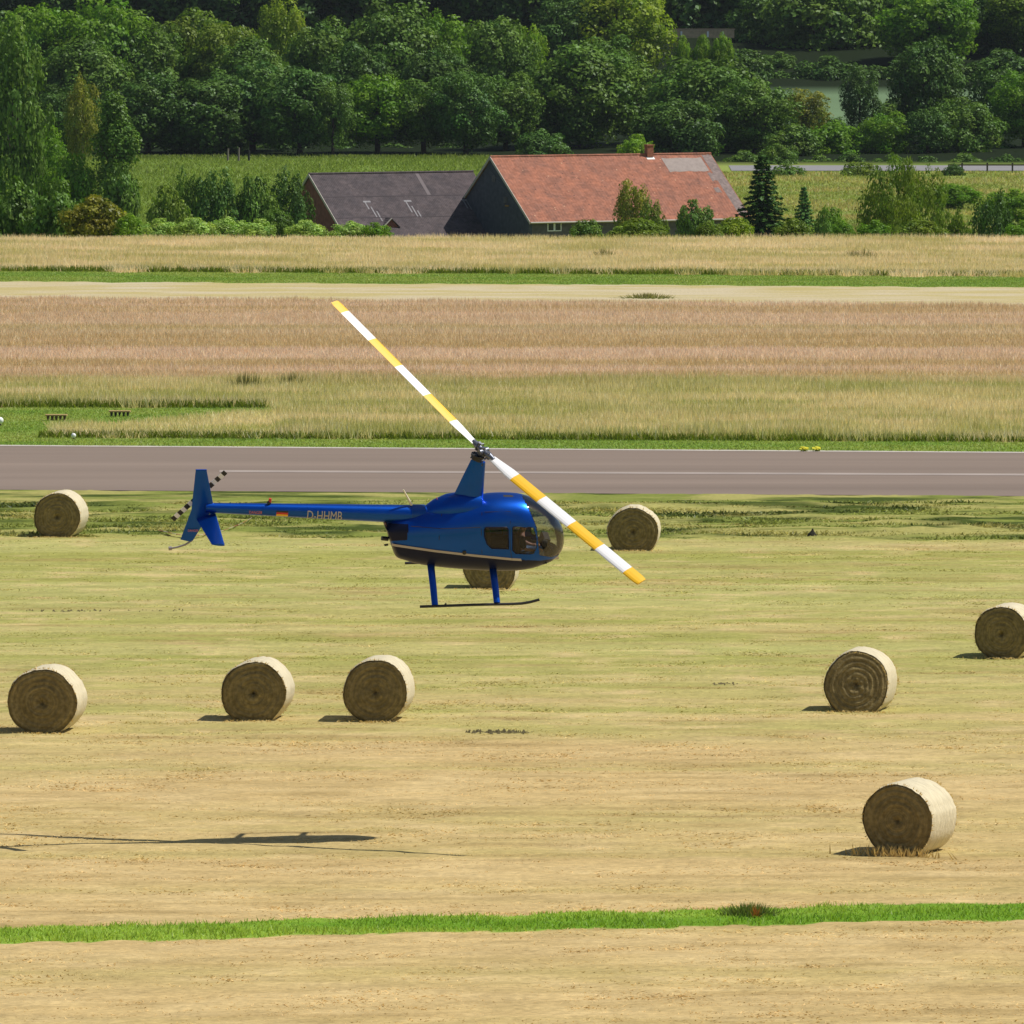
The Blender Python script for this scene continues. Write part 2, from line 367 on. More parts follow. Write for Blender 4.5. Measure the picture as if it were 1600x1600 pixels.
L.new(tr.outputs[0], ms.inputs[1]); L.new(gl.outputs[0], ms.inputs[2]); L.new(ms.outputs[0], N['Material Output'].inputs[0])

m_shield = m_glass.copy(); m_shield.name = 'clear_perspex'
for n_ in m_shield.node_tree.nodes:
    if n_.type == 'BSDF_TRANSPARENT': n_.inputs[0].default_value = (.66, .68, .70, 1)
    if n_.type == 'MATH': n_.inputs[1].default_value = 1.9
# ------------------------------------------------------------------ helicopter
S = 73.0; ROLL = R(25); YAW = R(10)
cR, sR, cY, sY = math.cos(ROLL), math.sin(ROLL), math.cos(YAW), math.sin(YAW)
Fw = Vector((cY, 0, -sY)); Hh = Vector((sY, 0, cY)); Uc = Vector((0, 1, 0))
Rt = cR * Hh - sR * Uc; Up = cR * Uc + sR * Hh; Lf = -Rt
ZB = 3.15
def P(px, py, yr=0.0):
    u = (px - 755) / S; v = (705 - py) / S
    z = (v + yr * sR) / cR; x = (u - yr * cR * sY - z * sR * sY) / cY
    return Vector((x, -yr, z + ZB))
def toimg(x, yr, z):
    z = z - ZB
    return 755 + S * (x * cY + yr * cR * sY + z * sR * sY), 705 - S * (z * cR - yr * sR)
def loc_of(c): c = Vector(c); return Vector((Fw.dot(c), Lf.dot(c), Up.dot(c)))   # camera-frame vector to body frame
Dh = FPX / S
cr_ = Vector((1, 0, 0)); cu_ = Vector((0, math.sin(PITCH), math.cos(PITCH))); cb_ = Vector((0, -math.cos(PITCH), math.sin(PITCH)))
def c2w(v): return cr_ * v[0] + cu_ * v[1] + cb_ * v[2]
hubw = Vector((0, 0, CAM_H * KW)) + c2w(((755 - 800) / S, (800 - 705) / S, -Dh))
heli = empty('helicopter')
Mw = Matrix([c2w(Fw), c2w(Lf), c2w(Up)]).transposed()
heli.matrix_world = Matrix.Translation(hubw - c2w(Up) * ZB) @ Mw.to_4x4()
tag(heli, 'blue helicopter hovering banked low over the hay field with yellow and white rotor blades', 'helicopter')

rows = [(599.5, 815, 820, .20), (602, 813, 829, .27), (607, 809.5, 843, .32), (613, 806, 858, .36), (619, 803, 870, .40), (632, 799, 875.5, .46), (656, 791, 882, .53), (684, 785, 886, .59),
        (715, 779, 889, .63), (745, 772.5, 891, .65), (766, 769.5, 892, .66), (790, 769, 892.5, .66), (812, 771, 891.5, .65), (831, 777, 888.5, .61),
        (847, 786, 883.5, .54), (860, 796, 878.5, .45), (869, 807, 872.5, .35), (875, 817, 866, .26), (879, 827, 858, .17), (881.5, 838, 848, .07)]
A = np.array(rows, float)
def catmull(A, t):
    i = int(min(max(math.floor(t), 0), len(A) - 2)); f = t - i
    p0, p1, p2, p3 = A[max(i - 1, 0)], A[i], A[i + 1], A[min(i + 2, len(A) - 1)]
    return .5 * (2 * p1 + (p2 - p0) * f + (2 * p0 - 5 * p1 + 4 * p2 - p3) * f * f + (3 * p1 - p0 - 3 * p2 + p3) * f ** 3)
NS, NC = 12 * (len(rows) - 1) + 1, 288
EXP = 2.45
phi = np.linspace(0, 2 * math.pi, NC, endpoint=False)
cs = np.sign(np.cos(phi)) * np.abs(np.cos(phi)) ** (2 / EXP); sn = np.sign(np.sin(phi)) * np.abs(np.sin(phi)) ** (2 / EXP)
def station(t):
    x_, tp, bt, b = catmull(A, t); h = (bt - tp) / 2 / S; b = max(b, .02); lo_, hi_ = .01, 2
    for _ in range(30):
        a = (lo_ + hi_) / 2
        if np.max(a * sn * cR - b * cs * sR) > h: hi_ = a
        else: lo_ = a
    a = max(a, .03)
    c = P(x_, (tp + bt) / 2)
    return c, a, b
BV = np.zeros((NS, NC, 3)); ST = []
for i in range(NS):
    c, a, b = station(i / 12); ST.append((c.x, c.z, a, b))
    BV[i, :, 0] = c.x; BV[i, :, 1] = -b * cs; BV[i, :, 2] = c.z + a * sn
def body_at(px):
    """station parameters at photo column"""
    xs_ = [s_[0] for s_ in ST]; x = P(px, 830).x
    return x, np.interp(x, xs_, [s_[1] for s_ in ST]), np.interp(x, xs_, [s_[2] for s_ in ST]), np.interp(x, xs_, [s_[3] for s_ in ST])
# project each cell as seen from its own side
cx = (BV[:-1] + BV[1:]) / 2; cx = (cx + np.roll(cx, -1, axis=1)) / 2
yr = np.abs(cx[..., 1]); U, Vv = toimg(cx[..., 0], yr, cx[..., 2])
def inpoly(x, y, poly):
    r = np.zeros(x.shape, bool); n = len(poly)
    for i in range(n):
        x0, y0 = poly[i]; x1, y1 = poly[(i + 1) % n]
        c = ((y0 > y) != (y1 > y)); 
        with np.errstate(divide='ignore', invalid='ignore'): xi = (x1 - x0) * (y - y0) / ((y1 - y0) if y1 != y0 else 1e-9) + x0
        r ^= c & (x < xi)
    return r
cls = np.zeros(U.shape, int)                                    # 0 paint 1 lower paint 2 dark vent area 3 windshield 4 rear window 5 front window 6 roof vent
sy_ = np.interp(U, [600, 617, 680, 740, 800, 845, 872, 890], [848, 852, 861, 868, 874, 876.5, 872.5, 868])
cls[Vv > sy_] = 1
cls[inpoly(U, Vv, [(596, 817), (638, 819), (637, 844), (604, 846)])] = 2  # vent opening below the boom, boom shade included in its dark navy
cls[inpoly(U, Vv, [(806, 755), (828, 800), (838, 824), (843, 868), (862, 871), (895, 858), (895, 755)]) & (cx[..., 2] > P(860, 868).z - .05)] = 3
cls[inpoly(U, Vv, [(759, 824), (792, 824), (794, 827), (795, 858), (768, 857), (761, 850), (757, 838), (757, 827)])] = 4
cls[inpoly(U, Vv, [(801, 825), (803, 823), (834, 824), (838, 838), (839, 856), (834, 866), (806, 865), (801, 860)])] = 5
cls[inpoly(U, Vv, [(782, 771.5), (803, 772), (801, 776.5), (787, 776)])] = 6
side_r = cx[..., 1] < 0
idx = np.arange(NS * NC).reshape(NS, NC)
Fq = np.stack([idx[:-1], idx[1:], np.roll(idx, -1, 1)[1:], np.roll(idx, -1, 1)[:-1]], -1)
def body_part(name, mask, m, off=0.0, mi=None):
    f = Fq[mask]; u, inv = np.unique(f.ravel(), return_inverse=True)
    v = BV.reshape(-1, 3)[u]
    me = mesh_np(name, v, inv.reshape(-1, 4), m if isinstance(m, list) else [m], mi=mi, smooth=True)
    return link(name, me, heli)
fm = (cls <= 1)
fus = body_part('fuselage', fm, [m_blue, m_navy], mi=cls[fm])
body_part('engine_vent', (cls == 2) & side_r, m_navy); body_part('engine_vent', (cls == 2) & ~side_r, m_navy)
body_part('windshield', cls == 3, m_shield)
for k in (4, 5):
    body_part('door_window', (cls == k) & side_r, m_glass); body_part('door_window', (cls == k) & ~side_r, m_glass)
body_part('roof_vent', cls == 6, m_dark)
# nose cap and firewall close the shell
for i in (0, NS - 1):
    b = MB(); b.add([tuple(v) for v in BV[i][::6]], [tuple(range(NC // 6))]); b.build('end_cap', m_navy, heli)
b = MB(); b.tube([P(606, 842, .12), P(596, 841, .14)], .05, 10); b.tube([P(606, 851, .1), P(600, 852, .1)], .025, 8)
b.build('exhaust_pipe', m_black, heli, smooth=True)
b = MB(); b.tube([P(601, 817, .1), P(622, 871, .05)], [.02, .02], 6); b.build('rear_frame', mat('bare_frame', (.3, .16, .13), .6), heli)
b = MB(); xx, zc, a, bb = body_at(726); b.tube([Vector((P(725, 863, .6).x, -(bb - .05), P(725, 863, .62).z)), Vector((P(725, 863, .6).x, -(bb + .015), P(725, 863, .62).z))], .045, 12); b.build('fuel_cap', m_black, heli)
# door seams: thin raised gaskets
def surf(px, py, sg, off):
    xx, zc, a, bb = body_at(px); y = bb * .9
    for _ in range(8):
        q = P(px, py, y); q_ = min(abs((q.z - zc) / a), .995); y = .5 * y + .5 * bb * (1 - q_ ** EXP) ** (1 / EXP)
    return Vector((q.x, -sg * (y + off), q.z))
def seam(pts_):
    for sg in (1, -1):
        b_ = MB(); b_.tube([surf(px, py, sg, .002) for px, py in pts_], .007, 5); b_.build('door_seam', m_dark, heli)
seam([(690, 803), (686, 840), (688, 884)]); seam([(642, 822), (690, 826), (751, 824)]); seam([(757, 800), (797, 799), (836, 815)])
seam([(798, 801), (797.5, 815), (797, 830), (797, 845), (798, 862), (800, 874)]); seam([(753, 800), (752, 830), (753, 865)])
def gasket(poly, closed=True):
    pts2 = []; P_ = poly + ([poly[0]] if closed else [])
    for a, b2 in zip(P_[:-1], P_[1:]):
        for k in range(6): pts2.append((lerp(a[0], b2[0], k / 6), lerp(a[1], b2[1], k / 6)))
    pts2.append(P_[-1])
    for sg in (1, -1):
        b_ = MB(); b_.tube([surf(px, py, sg, .001) for px, py in pts2], .014, 6); b_.build('window_seal', m_navy, heli, smooth=True)
gasket([(759, 824), (792, 824), (794, 827), (795, 858), (768, 857), (761, 850), (757, 838), (757, 827)])
gasket([(801, 825), (803, 823), (834, 824), (838, 838), (839, 856), (834, 866), (806, 865), (801, 860)])
gasket([(817, 781), (828, 800), (838, 824), (843, 868), (862, 871), (872, 867)], False)
SX, SYY = [600, 617, 680, 740, 800, 845, 872, 890], [848, 852, 861, 868, 874, 876.5, 872.5, 868]
for sg in (1, -1):
    v = []; pl = np.linspace(612, 874, 90)
    for q in pl:
        y0_ = np.interp(q, SX, SYY)
        for dy in (-1.8, -.6, .6, 1.8): v.append(surf(q, y0_ + dy, sg, .006))
    f = [(i * 4 + j, (i + 1) * 4 + j, (i + 1) * 4 + j + 1, i * 4 + j + 1) for i in range(89) for j in range(3)]
    link('stripe', mesh_np('stripe', v, f, [m_stripe], smooth=True), heli)
# tail boom
cl = lambda px: lerp(803.8, 793.2, (650 - px) / 325.0); rb = lambda px: lerp(.205, .105, (650 - px) / 325.0)
def bpt(px, ph, off=0.0):
    c = P(px, cl(px)); r = rb(px) + off
    return Vector((c.x, -r * math.cos(ph), c.z + r * math.sin(ph)))
b = MB(); pp = list(np.linspace(690, 322, 24)); b.tube([P(q, cl(q)) for q in pp], [rb(q) for q in pp], 40)
boom = b.build('tail_boom', m_blue, heli, smooth=True)
b = MB(); b.tube([P(662, cl(662)), P(641, cl(641))], [rb(662) + .012, rb(641) + .012], 40, caps=True); b.build('boom_collar', mat('darker_blue', (.003, .06, .28), .3, metal=.5), heli, smooth=True)  # ring at the boom root, darker blue than the boom
for q in (560, 480, 410):
    b = MB(); b.tube([P(q, cl(q)), P(q - 1, cl(q - 1))], rb(q) + .004, 40, caps=False); b.build('boom_joint', m_blue, heli, smooth=True)
# cowling hump between boom and mast
b = MB(); n_ = 9
hump = [(655, 797, .1), (668, 792, .2), (682, 787, .27), (700, 783, .33), (725, 781, .36), (750, 780, .34)]
b.tube([P(px, py + 12) for px, py, r in hump], [r for _, _, r in hump], 28, flat=1.0)
b.build('mast_cowling', m_blue, heli, smooth=True)
# mast fairing
def airfoil(c0, c1, thick, n=12):
    """closed section in local XY between leading x=c0 and trailing x=c1"""
    o = []
    for k in range(n + 1): t_ = .5 - .5 * math.cos(math.pi * k / n); o.append((lerp(c0, c1, t_), thick * 2.6 * (math.sqrt(max(t_, 0)) * (1 - t_)) ** .9))
    for k in range(n - 1, 0, -1): t_ = .5 - .5 * math.cos(math.pi * k / n); o.append((lerp(c0, c1, t_), -thick * 2.6 * (math.sqrt(max(t_, 0)) * (1 - t_)) ** .9))
    return o
b = MB(); rings = []
for (lx, ly, tx, ty, th) in [(758.5, 722, 736, 718, .075), (757, 745, 722, 746, .11), (755, 775, 708, 775, .14), (754, 800, 697, 803, .17)]:
    Lp = P(lx, ly); Tp = P(tx, ty)
    rings.append([(Vector((x, y, lerp(Lp.z, Tp.z, (x - Lp.x) / (Tp.x - Lp.x))))) for x, y in airfoil(Lp.x, Tp.x, th)])
n_ = len(rings[0]); vs = [q for r_ in rings for q in r_]
fs = [(i * n_ + k, i * n_ + (k + 1) % n_, (i + 1) * n_ + (k + 1) % n_, (i + 1) * n_ + k) for i in range(3) for k in range(n_)] + [tuple(range(n_))]
b.add(vs, fs); b.build('mast_fairing', m_blue, heli, smooth=True)
# rotor head
hub = Vector((0, 0, ZB))
b = MB(); b.tube([P(748, 722), P(750, 705)], .045, 12); b.build('rotor_mast', m_black, heli, smooth=True)
b = MB(); b.tube([P(744, 718), P(746.5, 713)], .13, 16); b.tube([P(746, 713.5), P(747, 710.5)], .15, 16)
for dx, dy in ((-.13, .04), (.13, -.05), (.02, .14)): b.tube([P(745, 717) + Vector((dx, dy, 0)), hub + Vector((dx * 1.3, dy * 1.3, -.03))], .014, 6)
b.build('swashplate', m_black, heli, smooth=True)
near = loc_of((245 / S, -203 / S, 2.51)); farv = loc_of((-235 / S, 237 / S, -2.1))
bn, bf = near.normalized(), farv.normalized()
def frame(bd, ang):
    """chord and normal of a blade: ang turns the chord out of the picture-facing plane"""
    cam_dir = loc_of((0, 0, 1)); perp = bd.cross(cam_dir).normalized(); o = bd.cross(perp).normalized()
    if o.dot(cam_dir) < 0: perp = -perp; o = bd.cross(perp).normalized()
    s_ = 1 if loc_of((.26, .78, .57)).dot(perp) > 0 else -1
    nrm = (o * math.cos(ang) + perp * s_ * math.sin(ang)).normalized()
    return nrm.cross(bd).normalized(), nrm
def blade(name, bd, L_, ang, chord, marks, cols, parent):
    ch, nr = frame(bd, ang); b_ = MB(); pr = [(-.5, .0), (-.42, .30), (-.25, .5), (.05, .42), (.5, .04), (.5, -.04), (.05, -.25), (-.3, -.3)]
    st = []; 
    for k in range(len(marks) - 1):
        for j in range(5): st.append((lerp(marks[k], marks[k + 1], j / 4), cols[k]))
    rings_ = []
    for f_, c_ in st:
        cw = chord * (1.0 if f_ > .17 else lerp(.62, 1, max(0, (f_ - .06) / .11))) * (1 if f_ < .995 else .86)
        dr = Vector((0, 0, 1)) * 0.0
        rings_.append(([hub + bd * (L_ * f_) + ch * (q * cw) + nr * (w_ * .045) for q, w_ in pr], c_))
    np_ = len(pr)
    for i in range(len(rings_) - 1):
        if rings_[i][0][0] == rings_[i + 1][0][0]: continue
        (a_, c_), (d_, _) = rings_[i], rings_[i + 1]
        b_.add(a_ + d_, [(k, (k + 1) % np_, np_ + (k + 1) % np_, np_ + k) for k in range(np_)], c_)
    b_.add(rings_[0][0], [tuple(range(np_))], rings_[0][1]); b_.add(rings_[-1][0], [tuple(range(np_))], rings_[-1][1])
    o = b_.build(name, [m_white, m_yel], parent); return o, ch, nr
bladeA, chA, nrA = blade('rotor_blade', bn, near.length, R(32), .275, [.055, .2, .37, .56, .735, .91, 1], [0, 1, 0, 1, 0, 1], heli)
bladeB, chB, nrB = blade('rotor_blade', bf, farv.length, R(55), .27, [.055, .2, .374, .566, .745, .93, 1], [0, 1, 0, 1, 0, 1], heli)
bladeB['label'] = 'far rotor blade seen nearly edge on'; bladeA['label'] = 'near rotor blade sweeping down in front of the nose'
b = MB()
for bd, ch, nr in ((bn, chA, nrA), (bf, chB, nrB)):
    b.tube([hub + bd * .03, hub + bd * .14, hub + bd * .16, hub + bd * .34], [.055, .06, .085, .05], 12)
    b.tube([hub + bd * .2 - ch * .02, hub + bd * .2 - ch * .2, hub + bd * .2 - ch * .2 + Vector((0, 0, -.12))], .018, 6)
    b.tube([hub + bd * .17 - nr * .1, hub + bd * .17 + nr * .1], .04, 10)
ax_ = (bn - bf).normalized(); sd_ = ax_.cross(Vector((0, 0, 1))).normalized()
b.tube([hub - sd_ * .13, hub + sd_ * .13], .065, 12); b.tube([hub - Vector((0, 0, .1)), hub + Vector((0, 0, .09))], [.07, .05], 12)
b.build('rotor_head', m_steel, heli, smooth=True)
# fins
def fin(name, quad, th, m, mirror_y=None):
    """quad: leading-top, trailing-top, trailing-bottom, leading-bottom as local vectors; thickness along local normal"""
    lt, tt_, tb, lb = quad; nrm = (tb - lt).cross(lb - tt_).normalized(); b_ = MB(); rings_ = []
    for i in range(7):
        f_ = i / 6; Lq = lt.lerp(lb, f_); Tq = tt_.lerp(tb, f_); r_ = []
        for x, y in airfoil(0, 1, th): r_.append(Lq.lerp(Tq, x) + nrm * y)
        rings_.append(r_)
    n2 = len(rings_[0]); vs_ = [q for r_ in rings_ for q in r_]
    b_.add(vs_, [(i * n2 + k, i * n2 + (k + 1) % n2, (i + 1) * n2 + (k + 1) % n2, (i + 1) * n2 + k) for i in range(6) for k in range(n2)] + [tuple(range(n2)), tuple(range(6 * n2, 7 * n2))])
    return b_.build(name, m, heli, smooth=True)
fin('upper_fin', (P(325, 735), P(308, 735), P(300, 800), P(337, 803)), .022, m_blue)
fin('lower_fin', (P(330, 800), P(300, 798), P(282.5, 843), P(301, 846)), .02, m_blue)
fin('horizontal_stabiliser', (P(338, 802.5, .02), P(308, 811, .02), P(335, 850.5, 1.43), P(355, 851.5, 1.43)), .022, m_blue)
b = MB(); b.tube([P(325, 735) + Vector((0, 0, .005)), P(308, 735) + Vector((0, 0, .005))], .018, 8); b.build('fin_cap', m_blue, heli, smooth=True)
b = MB(); b.tube([P(301, 844), P(290, 851), P(277, 855), P(266, 857)], .022, 8); b.tube([P(269, 856.5), P(264, 857)], .045, 8); b.build('tail_skid', mat('tail_skid_grey', (.3, .27, .27), .5), heli, smooth=True)
# tail rotor on the far (left) side
tc_ = P(312, 775, -.24); tcd = loc_of((38, 40, 0)); tcd.y = 0; tcd.normalize(); tch = Vector((0, 1, 0)).cross(tcd)
TL = 54.5 / S / .93
for sg in (1, -1):
    b = MB(); lim = [.12, .25, .37, .5, .62, .74, .86, .97]
    for k in range(7):
        p0, p1 = tc_ + tcd * sg * TL * lim[k], tc_ + tcd * sg * TL * lim[k + 1]
        b.prism([p0 - tch * .055, p0 + tch * .055, p1 + tch * .055, p1 - tch * .055], (0, .012, 0), k % 2)
    b.build('tail_rotor_blade', [m_black, m_white], heli)
b = MB(); b.tube([tc_ - tcd * .12, tc_ + tcd * .12], .035, 8); b.tube([P(312, 775), tc_], .03, 8); b.build('tail_rotor_hub', m_black, heli)
# skids
zs = P(730, 945.5, 1.09).z
def cross(px_top, px_bot, py_top, py_bot, nm):
    for sg in (1, -1):
        T0 = P(px_top, py_top - 6, .38); T1 = P(px_top + .4, py_top, .50); T2 = P(px_bot, py_bot, 1.08)
        L3 = [Vector((q.x, q.y * sg, q.z)) for q in (T0, T1, T1.lerp(T2, .5) + Vector((0, -.02, .01)), T2)]
        b_ = MB(); b_.tube(L3, [.085, .078, .074, .07], 14, flat=.45, side=(1, 0, 0)); b_.build('landing_leg', m_blue, heli, smooth=True)
cross(673, 679.5, 888, 945.5, 'rear'); cross(770, 776.5, 892, 942, 'front')
for sg in (1, -1):
    L3 = [P(656, 948, 1.09), P(680, 947.3, 1.09), P(740, 945.2, 1.09), P(800, 944, 1.09), P(815, 943.3, 1.09), P(828, 941.2, 1.09), P(843, 937.2, 1.09)]
    b = MB(); b.tube([Vector((q.x, q.y * sg, q.z)) for q in L3], .03, 10); b.tube([Vector((q.x, q.y * sg, q.z)) for q in (P(694, 946.5, 1.09), P(697, 943, 1.09))], .02, 6)
    b.build('skid', m_black, heli, smooth=True)
# small fittings
b = MB(); b.tube([P(643, 789), P(630, 765)], [.03, .014], 6); b.build('antenna', mat('antenna_cream', (.75, .7, .5), .5), heli)
b = MB(); b.tube([P(684, 786), P(682, 777)], [.02, .008], 6); b.build('antenna', m_redlet, heli)
b = MB(); b.tube([P(420, 787), P(422, 784)], .045, 8); b.tube([P(422, 785), P(423, 779)], [.035, .03, ], 8, m=1); b.build('beacon', [m_black, m_red], heli)
# flag and lettering wrapped on the boom
def patch(px0, px1, ph0, ph1, name, m, off=.004):
    v = []; n1_, n2_ = 6, 6
    for i in range(n1_ + 1):
        for j in range(n2_ + 1): v.append(bpt(lerp(px0, px1, i / n1_), lerp(ph0, ph1, j / n2_), off))
    f = [(i * 7 + j, (i + 1) * 7 + j, (i + 1) * 7 + j + 1, i * 7 + j + 1) for i in range(6) for j in range(6)]
    return link(name, mesh_np(name, v, f, [m], smooth=True), heli)
patch(431, 449, R(18), R(3), 'flag_band', m_black); patch(431, 449, R(3), R(-16), 'flag_band', m_red); patch(431, 449, R(-16), R(-40), 'flag_band', m_gold)
def text_mesh(s, size):
    cu = bpy.data.curves.new('lettering', 'FONT'); cu.body = s; cu.size = size; cu.resolution_u = 3
    o = bpy.data.objects.new('lettering', cu); col.objects.link(o); dg = bpy.context.evaluated_depsgraph_get()
    me = bpy.data.meshes.new_from_object(o.evaluated_get(dg)); bpy.data.objects.remove(o); return me
def boom_text(s, px0, px1, hgt, ph_top, name, m):
    me = text_mesh(s, 1.0)
    bm = bmesh.new(); bm.from_mesh(me)
    for k in range(1, 9): bmesh.ops.bisect_plane(bm, geom=bm.verts[:] + bm.edges[:] + bm.faces[:], plane_co=(0, k * .09 - .04, 0), plane_no=(0, 1, 0))
    bm.to_mesh(me); bm.free(); xs_ = [v.co.x for v in me.vertices]; ys_ = [v.co.y for v in me.vertices]; x0, x1, y0, y1 = min(xs_), max(xs_), min(ys_), max(ys_)
    for v in me.vertices:
        px = lerp(px0, px1, (v.co.x - x0) / (x1 - x0)); yy = (v.co.y - y0) / (y1 - y0)
        v.co = bpt(px, ph_top - (1 - yy) * hgt / rb(px), .005)
    me.materials.clear(); me.materials.append(m); return link(name, me, heli)
boom_text('D-HHMB', 479, 533, .21, R(27), 'registration_lettering', m_silver)
boom_text('DANGER', 389, 409, .07, R(8), 'warning_lettering', m_redlet)
me = text_mesh('DANGER', 1.0); xs_ = [v.co.x for v in me.vertices]; ys_ = [v.co.y for v in me.vertices]
for v in me.vertices:
    q = P(lerp(294, 310.5, (v.co.x - min(xs_)) / (max(xs_) - min(xs_))), lerp(829, 825.5, (v.co.y - min(ys_)) / (max(ys_) - min(ys_)))); v.co = Vector((q.x, -.06, q.z))
me.materials.clear(); me.materials.append(m_redlet); link('warning_lettering', me, heli)
# cabin
fl = [P(px, 868) for px in (700, 860)]
b = MB(); x0c, x1c = P(750, 870).x, P(850, 870).x; zf = P(800, 868).z
b.box(((x0c + x1c) / 2, 0, zf), (x1c - x0c, .8, .03)); b.build('cabin_floor', m_dark, heli)
b = MB(); xx, zc, a, bb = body_at(749); b.add([Vector((xx, -bb * .97 * c_, zc + a * .97 * s_)) for c_, s_ in zip(cs[::12], sn[::12])], [tuple(range(24))]); b.build('firewall', m_leather, heli)
def seat(px, yr_):
    s_ = MB(); o = P(px, 861, 0.0); x, z = o.x, o.z
    rot = Matrix.Rotation(R(-12), 3, 'Y')
    s_.box((x + .22, -yr_, z + .05), (.44, .42, .12)); s_.box((x - .03, -yr_, z + .36), (.10, .46, .62), rot)
    o = s_.build('seat', m_leather, heli); bv = o.modifiers.new('soft', 'BEVEL'); bv.width = .035; bv.segments = 3
seat(803, .31); seat(803, -.31); seat(760, .31); seat(760, -.31)
b = MB(); q = P(850, 846); b.box((q.x, 0, q.z), (.14, .42, .30), Matrix.Rotation(R(15), 3, 'Y')); b.build('instrument_panel', m_dark, heli)
# pilot in the near front seat: one continuous skinned body
def skinned(name, V, E_, rad, m, parent=None, sub=1):
    me = bpy.data.meshes.new(name); me.from_pydata([tuple(v) for v in V], E_, []); me.materials.append(m)
    o = link(name, me, parent); o.modifiers.new('skin', 'SKIN'); sk = me.skin_vertices[0].data
    for i, r_ in enumerate(rad): sk[i].radius = (r_, r_) if not hasattr(r_, '__len__') else r_
    sk[0].use_root = True
    s_ = o.modifiers.new('sub', 'SUBSURF'); s_.levels = s_.render_levels = sub
    for p_ in me.polygons: p_.use_smooth = True
    o.modifiers['skin'].use_smooth_shade = True
    return o
pil = empty('person'); pil.matrix_world = heli.matrix_world.copy()
tag(pil, 'pilot in dark shirt and faded jeans seated behind the front door window', 'person')
O = P(803, 865, 0); ox, oz = O.x + .10, O.z + .19; yc = -.31
def pv(x, y, z): return Vector((ox + x, yc + y, oz + z))
V = [pv(0, 0, 0), pv(-.04, 0, .2), pv(-.05, 0, .42), pv(-.02, 0, .52), pv(.01, 0, .60), pv(.02, 0, .71), pv(.03, 0, .80),
     pv(-.05, -.18, .40), pv(.02, -.23, .16), pv(.26, -.17, .10), pv(.34, -.15, .12),
     pv(-.05, .18, .40), pv(.02, .23, .16), pv(.24, .12, .10), pv(.33, .09, .12),
     pv(.02, -.10, -.02), pv(.42, -.12, .05), pv(.44, -.11, -.09), pv(.48, -.11, -.14), pv(.02, .10, -.02), pv(.42, .12, .05), pv(.44, .11, -.09), pv(.48, .11, -.14)]
E_ = [(0, 1), (1, 2), (2, 3), (3, 4), (4, 5), (5, 6), (2, 7), (7, 8), (8, 9), (9, 10), (2, 11), (11, 12), (12, 13), (13, 14), (0, 15), (15, 16), (16, 17), (17, 18), (0, 19), (19, 20), (20, 21), (21, 22)]
rad = [(.15, .11), (.14, .10), (.15, .10), .055, .085, (.10, .085), .06, .06, .045, .032, .035, .06, .045, .032, .035, .08, .062, .042, .035, .08, .062, .042, .035]
body = skinned('body', V, E_, rad, m_skin, pil, 2)
skinned('shirt', [V[0] + Vector((0, 0, .04)), V[1], V[2], V[7], V[8], V[11], V[12]], [(0, 1), (1, 2), (2, 3), (3, 4), (2, 5), (5, 6)], [(.165, .125), (.16, .118), (.165, .118), .078, .06, .078, .06], m_shirt, pil, 2)
skinned('trousers', [V[0], V[15], V[16], V[17] + Vector((0, 0, .04)), V[19], V[20], V[21] + Vector((0, 0, .04))], [(0, 1), (1, 2), (2, 3), (0, 4), (4, 5), (5, 6)], [(.165, .125), .098, .085, .065, .098, .085, .065], m_jeans, pil, 2)
skinned('hair', [V[5] + Vector((-.05, 0, 0)), V[6] + Vector((-.035, 0, .01))], [(0, 1)], [.085, .075], m_hair, pil, 2)
for hv, sg in ((10, 1), (14, -1)):           # five bent fingers per hand, closed round the stick
    for k in range(4):
        r0 = V[hv] + Vector((.02, sg * (-.03 + .02 * k), .0)); l_ = (.07, .08, .075, .06)[k]
        skinned('finger', [r0, r0 + Vector((l_ * .6, 0, .01)), r0 + Vector((l_ * .85, 0, -.03)), r0 + Vector((l_ * .5, 0, -.05))], [(0, 1), (1, 2), (2, 3)], [.01, .009, .008, .007], m_skin, body, 1)
    r0 = V[hv] + Vector((-.01, sg * .04, 0)); skinned('thumb', [r0, r0 + Vector((.03, sg * .02, -.02)), r0 + Vector((.06, sg * .005, -.035))], [(0, 1), (1, 2)], [.012, .011, .009], m_skin, body, 1)

